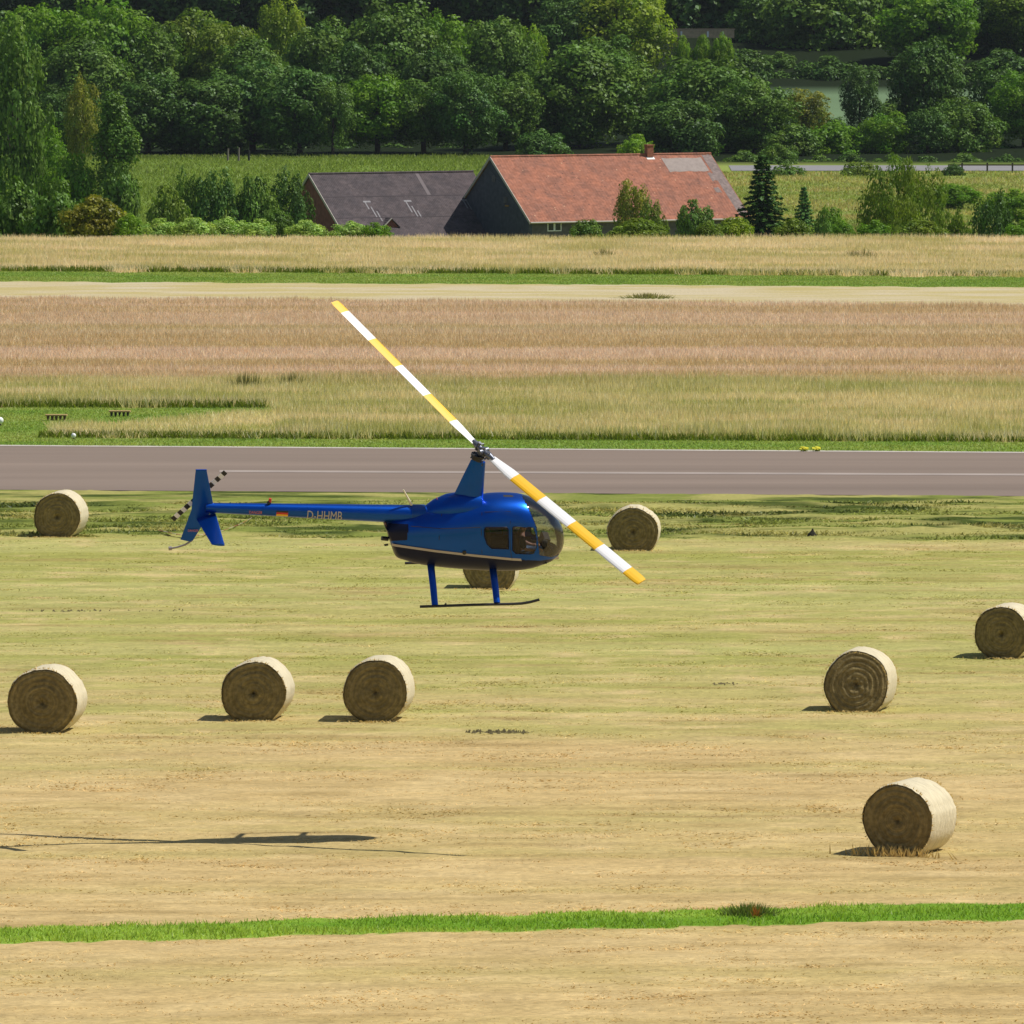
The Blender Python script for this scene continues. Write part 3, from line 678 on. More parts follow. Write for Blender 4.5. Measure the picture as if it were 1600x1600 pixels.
# ------------------------------------------------------------------ hay bales
m_hayface = mat('bale_end_hay', (1, 1, 1), 1, spec=.05, attr=True, noise=(14, .3, 6), bump=(30, .02))
m_net = mat('bale_net_wrap', tuple(lin(206, 194, 162)), .75, spec=.2, noise=(5, .16, 6, (1, 4, 1)), bump=(16, .012))
def bale(base_px, base_py, D, Lg, yaw, seed, label, sag=.07, lean=0.0, strw=60):
    rg = np.random.default_rng(seed); p = ground(base_px, base_py); r = D / 2
    th = yaw + math.atan((base_px - 800) / FPX)
    root = empty('hay_bale', p, -th); tag(root, label, 'hay bale', 'round hay bales in the mown field')
    n = 72; ang = np.linspace(0, 2 * math.pi, n, endpoint=False) - math.pi / 2
    wob = 1 + .02 * np.sin(2 * ang + rg.random() * 6) + .013 * np.sin(5 * ang + rg.random() * 6) + .006 * rg.normal(size=n)
    flat = -r + D * sag
    def ring(rr, sh=1.0):
        x = rr * wob * np.cos(ang) * 1.015; z = rr * wob * np.sin(ang)
        lim = -r + D * sag; z = np.where(z < lim, lim + (z - lim) * .05, z)
        return x, z + r - D * sag * 1.0
    # wrap: y from 0 (front face plane) to Lg
    Vw = []; ns = 9
    for i in range(ns + 1):
        t_ = i / ns; rr = r * (1 - .035 * (1 if i in (0, ns) else 0)); x, z = ring(rr); 
        yv = Lg * t_; Vw += [(x[k], yv + lean * (z[k] / D) * (1 - t_), z[k]) for k in range(n)]
    Fw_ = [(i * n + k, i * n + (k + 1) % n, (i + 1) * n + (k + 1) % n, (i + 1) * n + k) for i in range(ns) for k in range(n)]
    link('net_wrap', mesh_np('net_wrap', Vw, Fw_, [m_net], smooth=True), root)
    for side in (0, 1):
        nr = 34; Vf = []; Cf_ = []
        ringc = rg.random(nr + 1)
        for j in range(nr + 1):
            f_ = j / nr; x, z = ring(r * .968 * f_ if j else .001); cz = r - D * sag
            x = x; 
            z = cz + (z - cz)
            sp = (f_ * 11 + ang / (2 * math.pi)) % 1
            bul = .035 * (1 - f_ ** 2) * (1 if side == 0 else 1) + .009 * np.sin(f_ * 40 + ang) * min(1, f_ * 3) + .03 * (vnoise(ang * 2 + 9, np.full(n, f_ * 7.), 1, 1, seed + 50) - .5) - (.05 * math.exp(-(f_ / .09) ** 2)) - .03 * (f_ > .97)
            y = (-bul if side == 0 else Lg + bul) + (lean * (z / D) if side == 0 else 0)
            Vf += [(x[k], y[k], z[k]) for k in range(n)]
            cc = lin(138, 122, 82) * (.82 + .3 * ringc[j]) ; pr = (.8 + .35 * vnoise(ang * 3 + 40, np.full(n, f_ * 9.), 1, 1, seed))[:, None]
            core = math.exp(-(f_ / .12) ** 2) * .45
            Cf_.append(cc[None, :] * pr * (1 - core))
        F_ = [(j * n + k, (j + 1) * n + k, (j + 1) * n + (k + 1) % n, j * n + (k + 1) % n) for j in range(nr) for k in range(n)]
        if side: F_ = [f_[::-1] for f_ in F_]
        link('bale_end', mesh_np('bale_end', Vf, F_, [m_hayface], colr=np.concatenate(Cf_), smooth=True), root)
    # loose stalks round the rims and under the front
    nst = 420; a_ = rg.uniform(0, 2 * math.pi, nst); yy = np.where(rg.random(nst) < .5, 0, Lg); rr = r * .97
    px_ = rr * np.cos(a_); pz = np.maximum(r - D * sag + rr * np.sin(a_), .01)
    d = np.stack([np.cos(a_) + rg.normal(0, .5, nst), rg.normal(0, .6, nst), np.sin(a_) + rg.normal(0, .5, nst)], -1) * .035
    P0 = np.stack([px_, yy, pz], -1); P1 = P0 + d; off = rg.normal(0, .006, (nst, 3))
    V_ = np.stack([P0 - off, P0 + off, P1], 1).reshape(-1, 3)
    nb_ = strw; bx = rg.normal(0, r * .55, nb_); by = rg.uniform(-.35, -.04, nb_); o2 = np.stack([np.full(nb_, .018), np.zeros(nb_), np.zeros(nb_)], -1)
    Q0 = np.stack([bx, by, np.zeros(nb_)], -1); Q1 = Q0 + np.stack([rg.normal(0, .06, nb_), rg.normal(0, .05, nb_), rg.uniform(.04, .17, nb_) * (strw > 60) + .04], -1)
    V_ = np.concatenate([V_, np.stack([Q0 - o2, Q0 + o2, Q1], 1).reshape(-1, 3)])
    cc = np.tile(lin(182, 160, 104), (len(V_), 1))
    link('loose_straw', mesh_np('loose_straw', V_, np.arange(len(V_)).reshape(-1, 3), [m_stub], colr=cc), root)['kind'] = 'stuff'
    return root
bale(1402, 1336, 1.27, 1.22, R(20), 1, 'nearest and largest hay bale, on the lower right with wide pale wrapped side', .05, strw=240)
bale(66, 1145, 1.36, 1.2, R(9.5), 2, 'hay bale near the left border, below the helicopter tail')
bale(396, 1126, 1.30, 1.2, R(8), 3, 'left one of the two neighbouring bales under the helicopter tail boom', .09)
bale(586, 1127, 1.30, 1.2, R(7.5), 4, 'right one of the two neighbouring bales, with pale crumpled right rim', .06)
bale(1336, 1112, 1.34, 1.25, R(9.5), 5, 'slumped hay bale with lopsided front and pale top, right of centre field', .11, lean=.35)
bale(1565, 1028, 1.22, 1.2, R(12), 6, 'hay bale cut off by the right border of the picture', .09)
bale(765, 920, 1.28, 1.2, R(4.5), 7, 'hay bale half hidden behind the landing skids of the helicopter', .12)
bale(989, 860, 1.27, 1.2, R(2.5), 8, 'flat bottomed hay bale behind the tip of the rotor blade', .14)
bale(89, 839, 1.24, 1.25, R(10), 9, 'farthest hay bale on the left, lying beside the runway', .09)

# ------------------------------------------------------------------ things on the airfield
def board(px, py, m, label, sd_):
    p = ground(px, py); root = empty('marker_board', p, R(-3)); tag(root, label, 'marker board', 'low boards on dark feet beside the runway')
    b_ = MB(); b_.box((0, 0, .17), (.68, .30, .04)); b_.build('board_top', mat('weathered_plank', tuple(lin(190, 155, 105)), .8, noise=(12, .2, 3)), root)
    rr = random.Random(sd_)
    for k in range(5):
        b_ = MB(); h = .145; x = -.26 + k * .13; b_.prism([(x - .035, -.1, h), (x + .045, -.1, h), (x + .02 * rr.random(), -.1, .0), (x - .02, -.1, .0)], (0, .2, 0)); b_.build('foot', m, root)
board(88, 657, mat('brown_wood', (.10, .06, .03), .8), 'low plank board on short brown feet, left of the two', 1)
board(187, 651, m_black, 'low plank board on black feet standing further right in the green strip', 2)
def ball_light(px, py, label, r, m):
    p = ground(px, py); root = empty('runway_light', p); tag(root, label, 'runway light')
    b_ = MB(); b_.tube([(0, 0, 0), (0, 0, .02), (0, 0, .05)], [.07, .07, .03], 14); b_.build('base', m_black, root, smooth=True)
    b_ = MB(); pts_ = [(0, 0, .05 + r * (1 - math.cos(a_))) for a_ in np.linspace(.15, math.pi - .1, 9)]; b_.tube(pts_, [r * math.sin(a_) for a_ in np.linspace(.15, math.pi - .1, 9)], 16); b_.build('globe', m, root, smooth=True)
ball_light(115, 687, 'small white round light on the grass left of the runway start', .075, m_white)
ball_light(0, 665, 'pale round light cut by the left border of the picture', .11, m_white)
m_ylw = mat('yellow_petals', (.75, .68, .02), .7)
for px, lb in ((1256, 'left tuft of yellow flowers at the far runway edge'), (1276, 'right tuft of yellow flowers at the far runway edge')):
    p = ground(px, 705.5); root = empty('flower_tuft', p); tag(root, lb, 'flowers', 'yellow flower tufts at the runway edge')
    n = 60; a_ = rng.uniform(0, 6.28, n); rr = rng.uniform(0, .13, n); X_ = rr * np.cos(a_); Y_ = rr * np.sin(a_); Z_ = rng.uniform(.06, .13, n)
    V_ = np.stack([np.stack([X_ - .006, Y_, Z_ * 0], -1), np.stack([X_ + .006, Y_, Z_ * 0], -1), np.stack([X_, Y_, Z_], -1)], 1)
    link('stems', mesh_np('stems', V_.reshape(-1, 3), np.arange(n * 3).reshape(-1, 3), [m_green], colr=np.tile(lin(90, 110, 30), (n * 3, 1))), root)
    V_ = np.stack([np.stack([X_ - .022, Y_ - .01, Z_], -1), np.stack([X_ + .022, Y_ - .01, Z_], -1), np.stack([X_ + .02, Y_ + .015, Z_ + .02], -1), np.stack([X_ - .02, Y_ + .015, Z_ + .02], -1)], 1)
    link('blossoms', mesh_np('blossoms', V_.reshape(-1, 3), np.arange(n * 4).reshape(-1, 4), [m_ylw]), root)
def tuft(px, py, wd, h, n, cb, ct, name, label, cat='grass tuft', bw=.02):
    p = ground(px, py); X_ = rng.normal(0, wd / 3.2, n); Y_ = rng.normal(0, wd / 5, n); hh_ = h * (.35 + .65 * rng.random(n)) * np.exp(-(X_ / wd) ** 2 * 1.5)
    ln = np.stack([X_ * .25 + rng.normal(0, .06, n), rng.normal(0, .06, n), hh_], -1); B_ = np.stack([X_, Y_, np.zeros(n)], -1); o2 = np.stack([np.full(n, bw / 2), np.zeros(n), np.zeros(n)], -1)
    V_ = np.stack([B_ - o2, B_ + o2, B_ + ln], 1); Cc_ = np.zeros((n, 3, 3)); j_ = .7 + .6 * rng.random((n, 1)); Cc_[:, 0] = lin(*cb) * j_; Cc_[:, 1] = lin(*cb) * j_; Cc_[:, 2] = lin(*ct) * j_
    o = link(name, mesh_np(name, V_.reshape(-1, 3), np.arange(n * 3).reshape(-1, 3), [m_green], colr=Cc_.reshape(-1, 3)), None, p); tag(o, label, cat); return o
tuft(1172, 1430, .62, .24, 500, (52, 70, 26), (104, 128, 52), 'weed_clump', 'dark weed clump growing on the bright green strip', 'weeds')
tuft(1181, 1434, .07, .28, 32, (96, 66, 30), (168, 112, 52), 'dry_stalks', 'rusty orange dry stalks in the middle of the dark weed clump', 'dry stalks', .018)
for a in [(385, 611, 1.0, .75, 160, 'wide dark reed tuft in the meadow above the left boards'), (455, 607, .8, .7, 90, 'narrow dark reed tuft right of the wide one'),
          (1012, 466, 1.5, .28, 260, 'low green weed patch on the pale cut strip'), (1345, 408, 1.4, .7, 160, 'dark tuft in the far beige meadow on the right'),
          (943, 405, .9, .65, 110, 'brown tuft in the far beige meadow below the red roof')]:
    tuft(*a[:5], (88, 106, 50), (132, 138, 80), 'grass_tuft', a[5], bw=.05)
for px, py, s_, lb in ((1269, 837, .17, 'dark pointed molehill at the edge of the cut green swath'),):
    p = ground(px, py); b_ = MB(); b_.tube([(0, 0, -.02), (0, 0, s_ * .3), (.01, 0, s_ * .75), (0.015, 0, s_ * 1.1)], [s_ * .85, s_ * .6, s_ * .22, .01], 11)
    o = b_.build('molehill', mat('dark_soil', (.02, .018, .008), 1, bump=(30, .02)), None, False, p); tag(o, lb, 'molehill')
def crumbs(px0, px1, py, n, name, label, h=.07):
    p = ground((px0 + px1) / 2, py); W = p.y * (px1 - px0) / FPX; X_ = rng.uniform(-W / 2, W / 2, n); Y_ = rng.normal(0, .12, n); s_ = rng.uniform(.015, .05, n)
    V_ = np.stack([np.stack([X_ - s_, Y_ - s_, Y_ * 0], -1), np.stack([X_ + s_, Y_ - s_, Y_ * 0], -1), np.stack([X_, Y_ + s_, Y_ * 0], -1), np.stack([X_, Y_, h * rng.random(n)], -1)], 1).reshape(-1, 3)
    i4 = np.arange(n)[:, None] * 4; F_ = np.concatenate([i4 + np.array([[0, 1, 3]]), i4 + np.array([[1, 2, 3]]), i4 + np.array([[2, 0, 3]])])
    o = link(name, mesh_np(name, V_, F_, [mat('clod_soil', (.14, .115, .05), 1)]), None, p); tag(o, label, 'earth clods', kind='stuff')
crumbs(728, 832, 1144, 90, 'earth_clods', 'row of dark earth clods in the hay field below the helicopter')
crumbs(40, 300, 955, 60, 'cut_grass_clods', 'thin line of dark clods left of the helicopter skids', .05)
crumbs(1115, 1155, 1069, 40, 'soil_crumbs', 'short dark crumb line in the middle of the right field', .04)
# red and white tape lying in an arc behind the tail
pts_ = [(248, 833), (262, 836), (276, 839), (290, 841.5), (305, 841.5), (318, 839.5), (333, 837), (350, 833), (366, 827), (380, 821), (394, 813)]
root_p = ground(312, 842)
tp = MB(); prev = None; kk = 0
for i in range(len(pts_) - 1):
    for j in range(2):
        q0 = Vector(pts_[i]).lerp(Vector(pts_[i + 1]), j / 2); q1 = Vector(pts_[i]).lerp(Vector(pts_[i + 1]), (j + .92) / 2)
        g0 = ground(*q0) - root_p; g1 = ground(*q1) - root_p
        tp.prism([g0 + Vector((0, 0, .07)), g1 + Vector((0, 0, .07)), g1 + Vector((0, -.25, .085)), g0 + Vector((0, -.25, .085))], (0, 0, .012), kk % 2); kk += 1
o = tp.build('barrier_tape', [mat('faded_red_tape', (.50, .17, .11), .7), mat('faded_white_tape', (.6, .5, .38), .7)], None, False, root_p); tag(o, 'faded red and white barrier tape lying in an arc below the helicopter tail', 'tape')

# ------------------------------------------------------------------ farm buildings
YAWH = R(28.5); ax = Vector((math.cos(YAWH), math.sin(YAWH), 0)); dn = Vector((math.sin(YAWH), -math.cos(YAWH), 0))   # along ridge, towards the front eave
def tilemat(name, c1, c2, rows_, along):
    m = mat(name, c1, .85, spec=.15); t = m.node_tree; N = t.nodes; L = t.links; b_ = N['Principled BSDF']
    tc = N.new('ShaderNodeTexCoord'); nz = N.new('ShaderNodeTexNoise'); nz.inputs['Scale'].default_value = .9; nz.inputs['Detail'].default_value = 8; nz.inputs['Roughness'].default_value = .7
    L.new(tc.outputs['Object'], nz.inputs[0]); n2 = N.new('ShaderNodeTexVoronoi'); n2.inputs['Scale'].default_value = 4.2; L.new(tc.outputs['Object'], n2.inputs[0])
    r = N.new('ShaderNodeMapRange'); r.inputs[1].default_value = .35; r.inputs[2].default_value = .68; L.new(nz.outputs[0], r.inputs[0])
    mx = N.new('ShaderNodeMix'); mx.data_type = 'RGBA'; L.new(r.outputs[0], mx.inputs[0]); mx.inputs[6].default_value = (*c1, 1); mx.inputs[7].default_value = (*c2, 1)
    sep = N.new('ShaderNodeSeparateColor'); L.new(n2.outputs['Color'], sep.inputs[0]); r2 = N.new('ShaderNodeMapRange'); r2.inputs[3].default_value = .82; r2.inputs[4].default_value = 1.18; L.new(sep.outputs[0], r2.inputs[0])
    sc = N.new('ShaderNodeVectorMath'); sc.operation = 'SCALE'; L.new(mx.outputs[2], sc.inputs[0]); L.new(r2.outputs[0], sc.inputs['Scale'])
    L.new(sc.outputs[0], b_.inputs['Base Color'])
    wv = N.new('ShaderNodeTexWave'); wv.bands_direction = 'Z'; wv.inputs['Scale'].default_value = rows_; wv.inputs['Distortion'].default_value = .4; L.new(tc.outputs['Object'], wv.inputs[0])
    wx = N.new('ShaderNodeTexWave'); wx.bands_direction = 'X'; wx.inputs['Scale'].default_value = along; L.new(tc.outputs['Object'], wx.inputs[0])
    ad = N.new('ShaderNodeMath'); L.new(wv.outputs[0], ad.inputs[0]); L.new(wx.outputs[0], ad.inputs[1])
    bp = N.new('ShaderNodeBump'); bp.inputs['Distance'].default_value = .012; L.new(ad.outputs[0], bp.inputs['Height']); L.new(bp.outputs[0], b_.inputs['Normal'])
    return m
m_redtile = tilemat('red_clay_tiles', tuple(lin(168, 110, 86)), tuple(lin(132, 94, 80)), 1.2, 1.2)
m_greyroof = tilemat('grey_fibre_cement_roof', tuple(lin(92, 82, 82)), tuple(lin(72, 66, 68)), .28, 2.0)
m_brick = mat('dark_red_brick', tuple(lin(128, 76, 66)), .9, noise=(3, .25, 8))
m_slate = mat('dark_slate_cladding', tuple(lin(62, 68, 80)), .7, noise=(2.5, .3, 6))
m_verge = mat('pale_bargeboard', tuple(lin(180, 172, 160)), .7)
m_stone = mat('grey_stone_wall', tuple(lin(96, 92, 90)), .9, noise=(4, .25, 8))
m_chim = mat('chimney_brick', tuple(lin(150, 96, 72)), .9, noise=(6, .25, 5))
m_lead = mat('white_lead_flashing', (.75, .75, .73), .5)
def barn(name, apex, Lr, Wf, Wb, rise, rise_b, wall_drop, m_roof, m_gable, m_front, label, vw=.16):
    """local frame: X along the ridge, -Y towards the front eave"""
    root = empty(name, (apex.x, apex.y, 0), YAWH); root.location.z = float(TH(apex.y)); tag(root, label, 'barn')
    z0 = apex.z - root.location.z; zb = -1.5
    th = .14
    for nm, W_, sg, rs in (('roof', Wf, -1, rise), ('roof', Wb, 1, rise_b)):
        b_ = MB(); b_.prism([(-.12, 0, z0), (Lr + .12, 0, z0), (Lr + .12, sg * W_, z0 - rs), (-.12, sg * W_, z0 - rs)], (0, 0, -th)); 
        ro = b_.build(nm, m_roof, root)
        if sg == -1: front = ro
    b_ = MB(); b_.tube([(-.13, 0, z0 + .02), (Lr + .13, 0, z0 + .02)], .09, 8); b_.build('ridge_tiles', m_roof, front)
    ef, eb = -(Wf - .35), Wb - .35; zf_, zb2 = z0 - rise * (Wf - .35) / Wf - th - .02, z0 - rise_b * (Wb - .35) / Wb - th - .02
    for x in (0.0, Lr - .25):
        b_ = MB(); b_.prism([(x, 0, z0 - th - .02), (x, ef, zf_), (x, ef, zb), (x, eb, zb), (x, eb, zb2)], (.25, 0, 0)); gb = b_.build('gable_wall', m_gable, root)
    for y in (ef, eb - .25):
        b_ = MB(); zz = (zf_ if y == ef else zb2) - .03; b_.box((Lr / 2, y + .125, (zz + zb) / 2), (Lr - .504, .25, zz - zb)); b_.build('side_wall', m_front, root)
    for sg, W_, rs in ((-1, Wf, rise), (1, Wb, rise_b)):
        b_ = MB(); b_.prism([(-.17, 0, z0 + .05), (-.17, sg * (W_ + .03), z0 - rs + .05), (-.17, sg * (W_ + .03), z0 - rs - .18), (-.17, 0, z0 - .2)], (.046, 0, 0)); b_.build('bargeboard', m_verge, front)
    b_ = MB(); b_.tube([(-.1, -Wf - .07, z0 - rise - .06), (Lr + .1, -Wf - .07, z0 - rise - .06)], .07, 8); b_.build('gutter', m_verge, front)
    return root, front, z0
apR = Vector((xat(500 * Q, 768), 500 * Q, zat(500 * Q, 245)))
Wr = 6.5; dzf = (zat(500 * Q - Wr * math.cos(YAWH), 347))
rr_, rf_, z0r = barn('farmhouse', apR, 19.6, Wr, Wr, apR.z - dzf, apR.z - dzf, 1, m_redtile, m_slate, m_stone, 'long farmhouse with a red clay tile roof, a chimney and dark slate gable')
riseR = apR.z - dzf
def on_roof(x, f, rise, W_, z0): return Vector((x, -W_ * f, z0 - rise * f))
def roof_patch(parent, name, x0, x1, f0, f1, rise, W_, z0, m, up=.012, ragged=0, seed=1):
    rr0 = random.Random(seed); b_ = MB(); n = 8 if ragged else 1; pts2 = []
    for i in range(n + 1): pts2.append(on_roof(lerp(x0, x1, i / n), f0 + (rr0.uniform(-ragged, ragged) if ragged else 0), rise, W_, z0) + Vector((0, 0, up)))
    for i in range(n, -1, -1): pts2.append(on_roof(lerp(x0, x1, i / n), f1 + (rr0.uniform(-ragged, ragged) if ragged else 0), rise, W_, z0) + Vector((0, 0, up)))
    b_.prism(pts2, (0, 0, -.03)); return b_.build(name, m, parent)
m_patch = mat('grey_patch_tiles', tuple(lin(150, 136, 128)), .85, noise=(3, .12, 6)); m_lich = mat('lichen_grey_tiles', tuple(lin(128, 112, 106)), .9, noise=(4, .3, 6))
roof_patch(rf_, 'grey_roof_patch', 15.0, 18.6, .06, .27, riseR, Wr, z0r, m_patch, ragged=.008)
roof_patch(rf_, 'flashing', 13.7, 14.4, .04, .075, riseR, Wr, z0r, m_lead)
for x0_, x1_, f0_, f1_, sd_ in ((18.8, 19.65, .02, .96, 3), (18.3, 18.8, .30, .42, 4), (18.0, 18.5, .52, .6, 5)): roof_patch(rf_, 'grey_roof_patch', x0_, x1_, f0_, f1_, riseR, Wr, z0r, m_lich, ragged=.01, seed=sd_)
rp = random.Random(3)
sp = MB()
for _ in range(90):
    x = rp.uniform(.5, 19); f = rp.uniform(.05, .95); s_ = rp.uniform(.05, .13); c0 = on_roof(x, f, riseR, Wr, z0r) + Vector((0, 0, .008)); dv = Vector((0, -Wr, -riseR)).normalized() * s_
    sp.add([c0, c0 + Vector((s_, 0, 0)), c0 + Vector((s_, 0, 0)) + dv, c0 + dv], [(0, 1, 2, 3)], 0 if rp.random() < .6 else 1)
sp.build('weathered_tiles', [mat('dark_tile', tuple(lin(104, 66, 56)), .9), mat('pale_tile', tuple(lin(196, 150, 120)), .9)], rf_)['kind'] = 'stuff'
b = MB(); b.box((14.05, -.1, z0r + .28), (.55, .5, .9)); b.box((14.05, -.1, z0r + .76), (.66, .6, .09)); b.build('chimney', m_chim, rf_)
yfw = -(Wr - .35); zew = z0r - riseR * (Wr - .35) / Wr - .2
for xw in (1.9,):
    fr = MB()
    for q in (0, .62):
        for dx, dz, sx_, sz_ in ((-.27, 0, .07, .8), (.27, 0, .07, .8)): fr.box((xw + q + dx, yfw - .015, zew - .42 + dz), (sx_, .08, sz_))
        for dz in (-.365, .365): fr.box((xw + q, yfw - .017, zew - .42 + dz), (.47, .08, .07))
    wdw = fr.build('window', m_white, rr_)
    gl_ = MB(); 
    for q in (0, .62): gl_.box((xw + q, yfw - .006, zew - .42), (.47, .02, .66))
    gl_.build('pane', mat('dark_window_glass', (.02, .025, .03), .08), wdw)
b = MB(); pa = Vector((-.02, .4, z0r - .9)); pb = Vector((-.02, -5.2, z0r - 4.3)); b.tube([pa, pb], .035, 6); b.build('roof_cable', mat('grey_cable', (.10, .1, .12), .6), rr_)
for y, zz in ((-.4, 1.7), (-2.3, 3.3)):
    b = MB(); b.box((-.02, y, z0r - zz), (.06, .55, .5)); wn = b.build('gable_window', mat('dull_gable_window', (.06, .065, .075), .4), rr_)
    b = MB(); b.box((-.06, y, z0r - zz), (.03, .05, .5)); b.build('glazing_bar', mat('grey_bar', (.12, .12, .13), .6), wn)
b = MB(); b.box((-.04, -2.6, z0r - 3.75), (.1, .5, .12)); b.build('gable_shelf', mat('ochre_wood', (.3, .16, .03), .8), rr_)
apG0 = Vector((xat(500 * Q + 6, 704), 500 * Q + 6, zat(500 * Q + 6, 270))); sL = (apG0.x - xat(500.3 * Q, 485)) / math.cos(YAWH); apG = apG0 - ax * sL; apG.z = zat(apG.y, 272)
WG = 6.3; riseG = apG.z - zat(apG.y - WG * math.cos(YAWH), 373)
gr_, gf_, z0g = barn('barn', apG, sL + 1.9, WG, 4.3, riseG, riseG * .72, 1, m_greyroof, m_brick, m_brick, 'low barn with a grey corrugated roof and dark brick gable, left of the red roof')
m_sky = mat('broken_skylight', tuple(lin(118, 114, 116)), .5, noise=(8, .2, 3))
for x, sd_ in ((3.3, 1), (6.9, 2), (12.0, 3)):
    rq = random.Random(sd_); b = MB()
    for k in range(3):
        c0 = x + k * .28; f0_ = .45 + .07 * k * (1 if sd_ != 3 else 0); f1_ = f0_ + rq.uniform(.10, .17)
        b.prism([on_roof(c0, f0_, riseG, WG, z0g) + Vector((0, 0, .02)), on_roof(c0 + .10, f0_, riseG, WG, z0g) + Vector((0, 0, .02)), on_roof(c0 + .10, f1_, riseG, WG, z0g) + Vector((0, 0, .02)), on_roof(c0, f1_, riseG, WG, z0g) + Vector((0, 0, .02))], (0, 0, -.05))
    b.prism([on_roof(x - .1, .43, riseG, WG, z0g) + Vector((0, 0, .025)), on_roof(x + .55, .43, riseG, WG, z0g) + Vector((0, 0, .025)), on_roof(x + .55, .455, riseG, WG, z0g) + Vector((0, 0, .025)), on_roof(x - .1, .455, riseG, WG, z0g) + Vector((0, 0, .025))], (0, 0, -.05))
    b.build('skylight', m_sky, gf_)
roof_patch(gf_, 'repair_strip', 9.2, 9.5, .02, .35, riseG, WG, z0g, mat('paler_roof_sheet', tuple(lin(108, 98, 98)), .85))
roof_patch(gf_, 'sheet_lap', .0, sL + 1.6, .355, .365, riseG, WG, z0g, mat('sheet_edge', tuple(lin(66, 58, 60)), .9), .02)
roof_patch(gf_, 'sheet_lap', .0, sL + 1.6, .68, .69, riseG, WG, z0g, mat('sheet_edge_dark', tuple(lin(66, 58, 60)), .9), .02)
# little gabled dormer low on the grey roof
dx_ = 4.35; dz_ = z0g - riseG * .76 + .0
b = MB(); yA, yB = -WG * .86, -WG * .66
b.prism([(dx_, yA, dz_ + .35), (dx_ - .75, yA, dz_ - .35), (dx_ - .75, yB, dz_ - .35), (dx_, yB, dz_ + .35)], (0, 0, -.07)); b.prism([(dx_, yA, dz_ + .35), (dx_ + .75, yA, dz_ - .35), (dx_ + .75, yB, dz_ - .35), (dx_, yB, dz_ + .35)], (0, 0, -.07))
dm = b.build('dormer', m_greyroof, gf_)
b = MB(); b.prism([(dx_, yA + .12, dz_ + .25), (dx_ - .62, yA + .12, dz_ - .33), (dx_ - .62, yA + .12, dz_ - 1.1), (dx_ + .62, yA + .12, dz_ - 1.1), (dx_ + .62, yA + .12, dz_ - .33)], (0, .3, 0)); b.build('dormer_front', m_brick, dm)
b = MB(); b.tube([(dx_ - .02, yA - .03, dz_ + .33), (dx_ - .78, yA - .03, dz_ - .37)], .05, 6); b.build('dormer_bargeboard', m_verge, dm)

# ------------------------------------------------------------------ trees
def leaves(C0, Nn, size, rg, colv):
    """one rhombic leaf spray per centre"""
    n = len(C0); a = np.cross(Nn, rg.normal(size=(n, 3))); a /= np.linalg.norm(a, axis=1)[:, None] + 1e-9; b_ = np.cross(Nn, a); s_ = size[:, None]
    V_ = np.stack([C0 - a * s_, C0 - b_ * s_ * .62, C0 + a * s_, C0 + b_ * s_ * .62], 1)
    return V_.reshape(-1, 3), np.repeat(colv, 4, axis=0)
GREEN = lin(98, 122, 50)
def crown_mesh(name, seed, clumps, per, lsize, mlist, shade=.3, upb=.25):
    """clumps: (x,y,z,r,stretch z)"""
    rg = np.random.default_rng(seed); CC, NN, SS, KK = [], [], [], []
    cen = np.mean(np.array([c[:3] for c in clumps]), axis=0)
    for (x, y, z, r, st_) in clumps:
        k = max(12, int(per * r * r)); u = rg.normal(size=(k, 3)); u[:, 2] += upb; u /= np.linalg.norm(u, axis=1)[:, None]
        rad_ = r * (.55 + .5 * rg.random(k) ** .5) * (1 + .18 * np.sin(u[:, 0] * 5 + x) * np.cos(u[:, 2] * 6 + z))
        p_ = np.array([x, y, z]) + u * rad_[:, None] * np.array([1, 1, st_]); out = np.array([x, y, z]) - cen; out = out / (np.linalg.norm(out) + 1e-6)
        nn = u * .8 + out * .35 + rg.normal(0, .42, (k, 3)) + np.array([0, 0, .15]); nn /= np.linalg.norm(nn, axis=1)[:, None]
        cv = GREEN * (1 + rg.normal(0, .13)) * (1 + .16 * rg.normal(size=(k, 1))) * (1 + rg.normal(0, .06) * np.array([1.2, .2, -.8]))
        CC.append(p_); NN.append(nn); SS.append(lsize * (.6 + .8 * rg.random(k))); KK.append(np.clip(cv, .003, 1))
    V_, c_ = leaves(np.concatenate(CC), np.concatenate(NN), np.concatenate(SS), rg, np.concatenate(KK))
    return mesh_np(name, V_, np.arange(len(V_)).reshape(-1, 4), mlist, colr=c_)
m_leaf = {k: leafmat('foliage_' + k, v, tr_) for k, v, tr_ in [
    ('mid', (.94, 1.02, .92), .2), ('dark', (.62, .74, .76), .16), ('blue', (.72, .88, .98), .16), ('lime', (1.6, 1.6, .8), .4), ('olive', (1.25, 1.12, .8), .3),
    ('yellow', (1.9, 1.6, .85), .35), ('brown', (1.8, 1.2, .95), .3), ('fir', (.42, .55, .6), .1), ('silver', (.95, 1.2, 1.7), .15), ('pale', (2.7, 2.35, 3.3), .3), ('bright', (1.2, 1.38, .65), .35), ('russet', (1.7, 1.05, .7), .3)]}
m_bark = mat('bark', tuple(lin(72, 62, 50)), .95, noise=(6, .3, 5)); m_barkd = mat('dark_bark', (.02, .018, .016), .95)
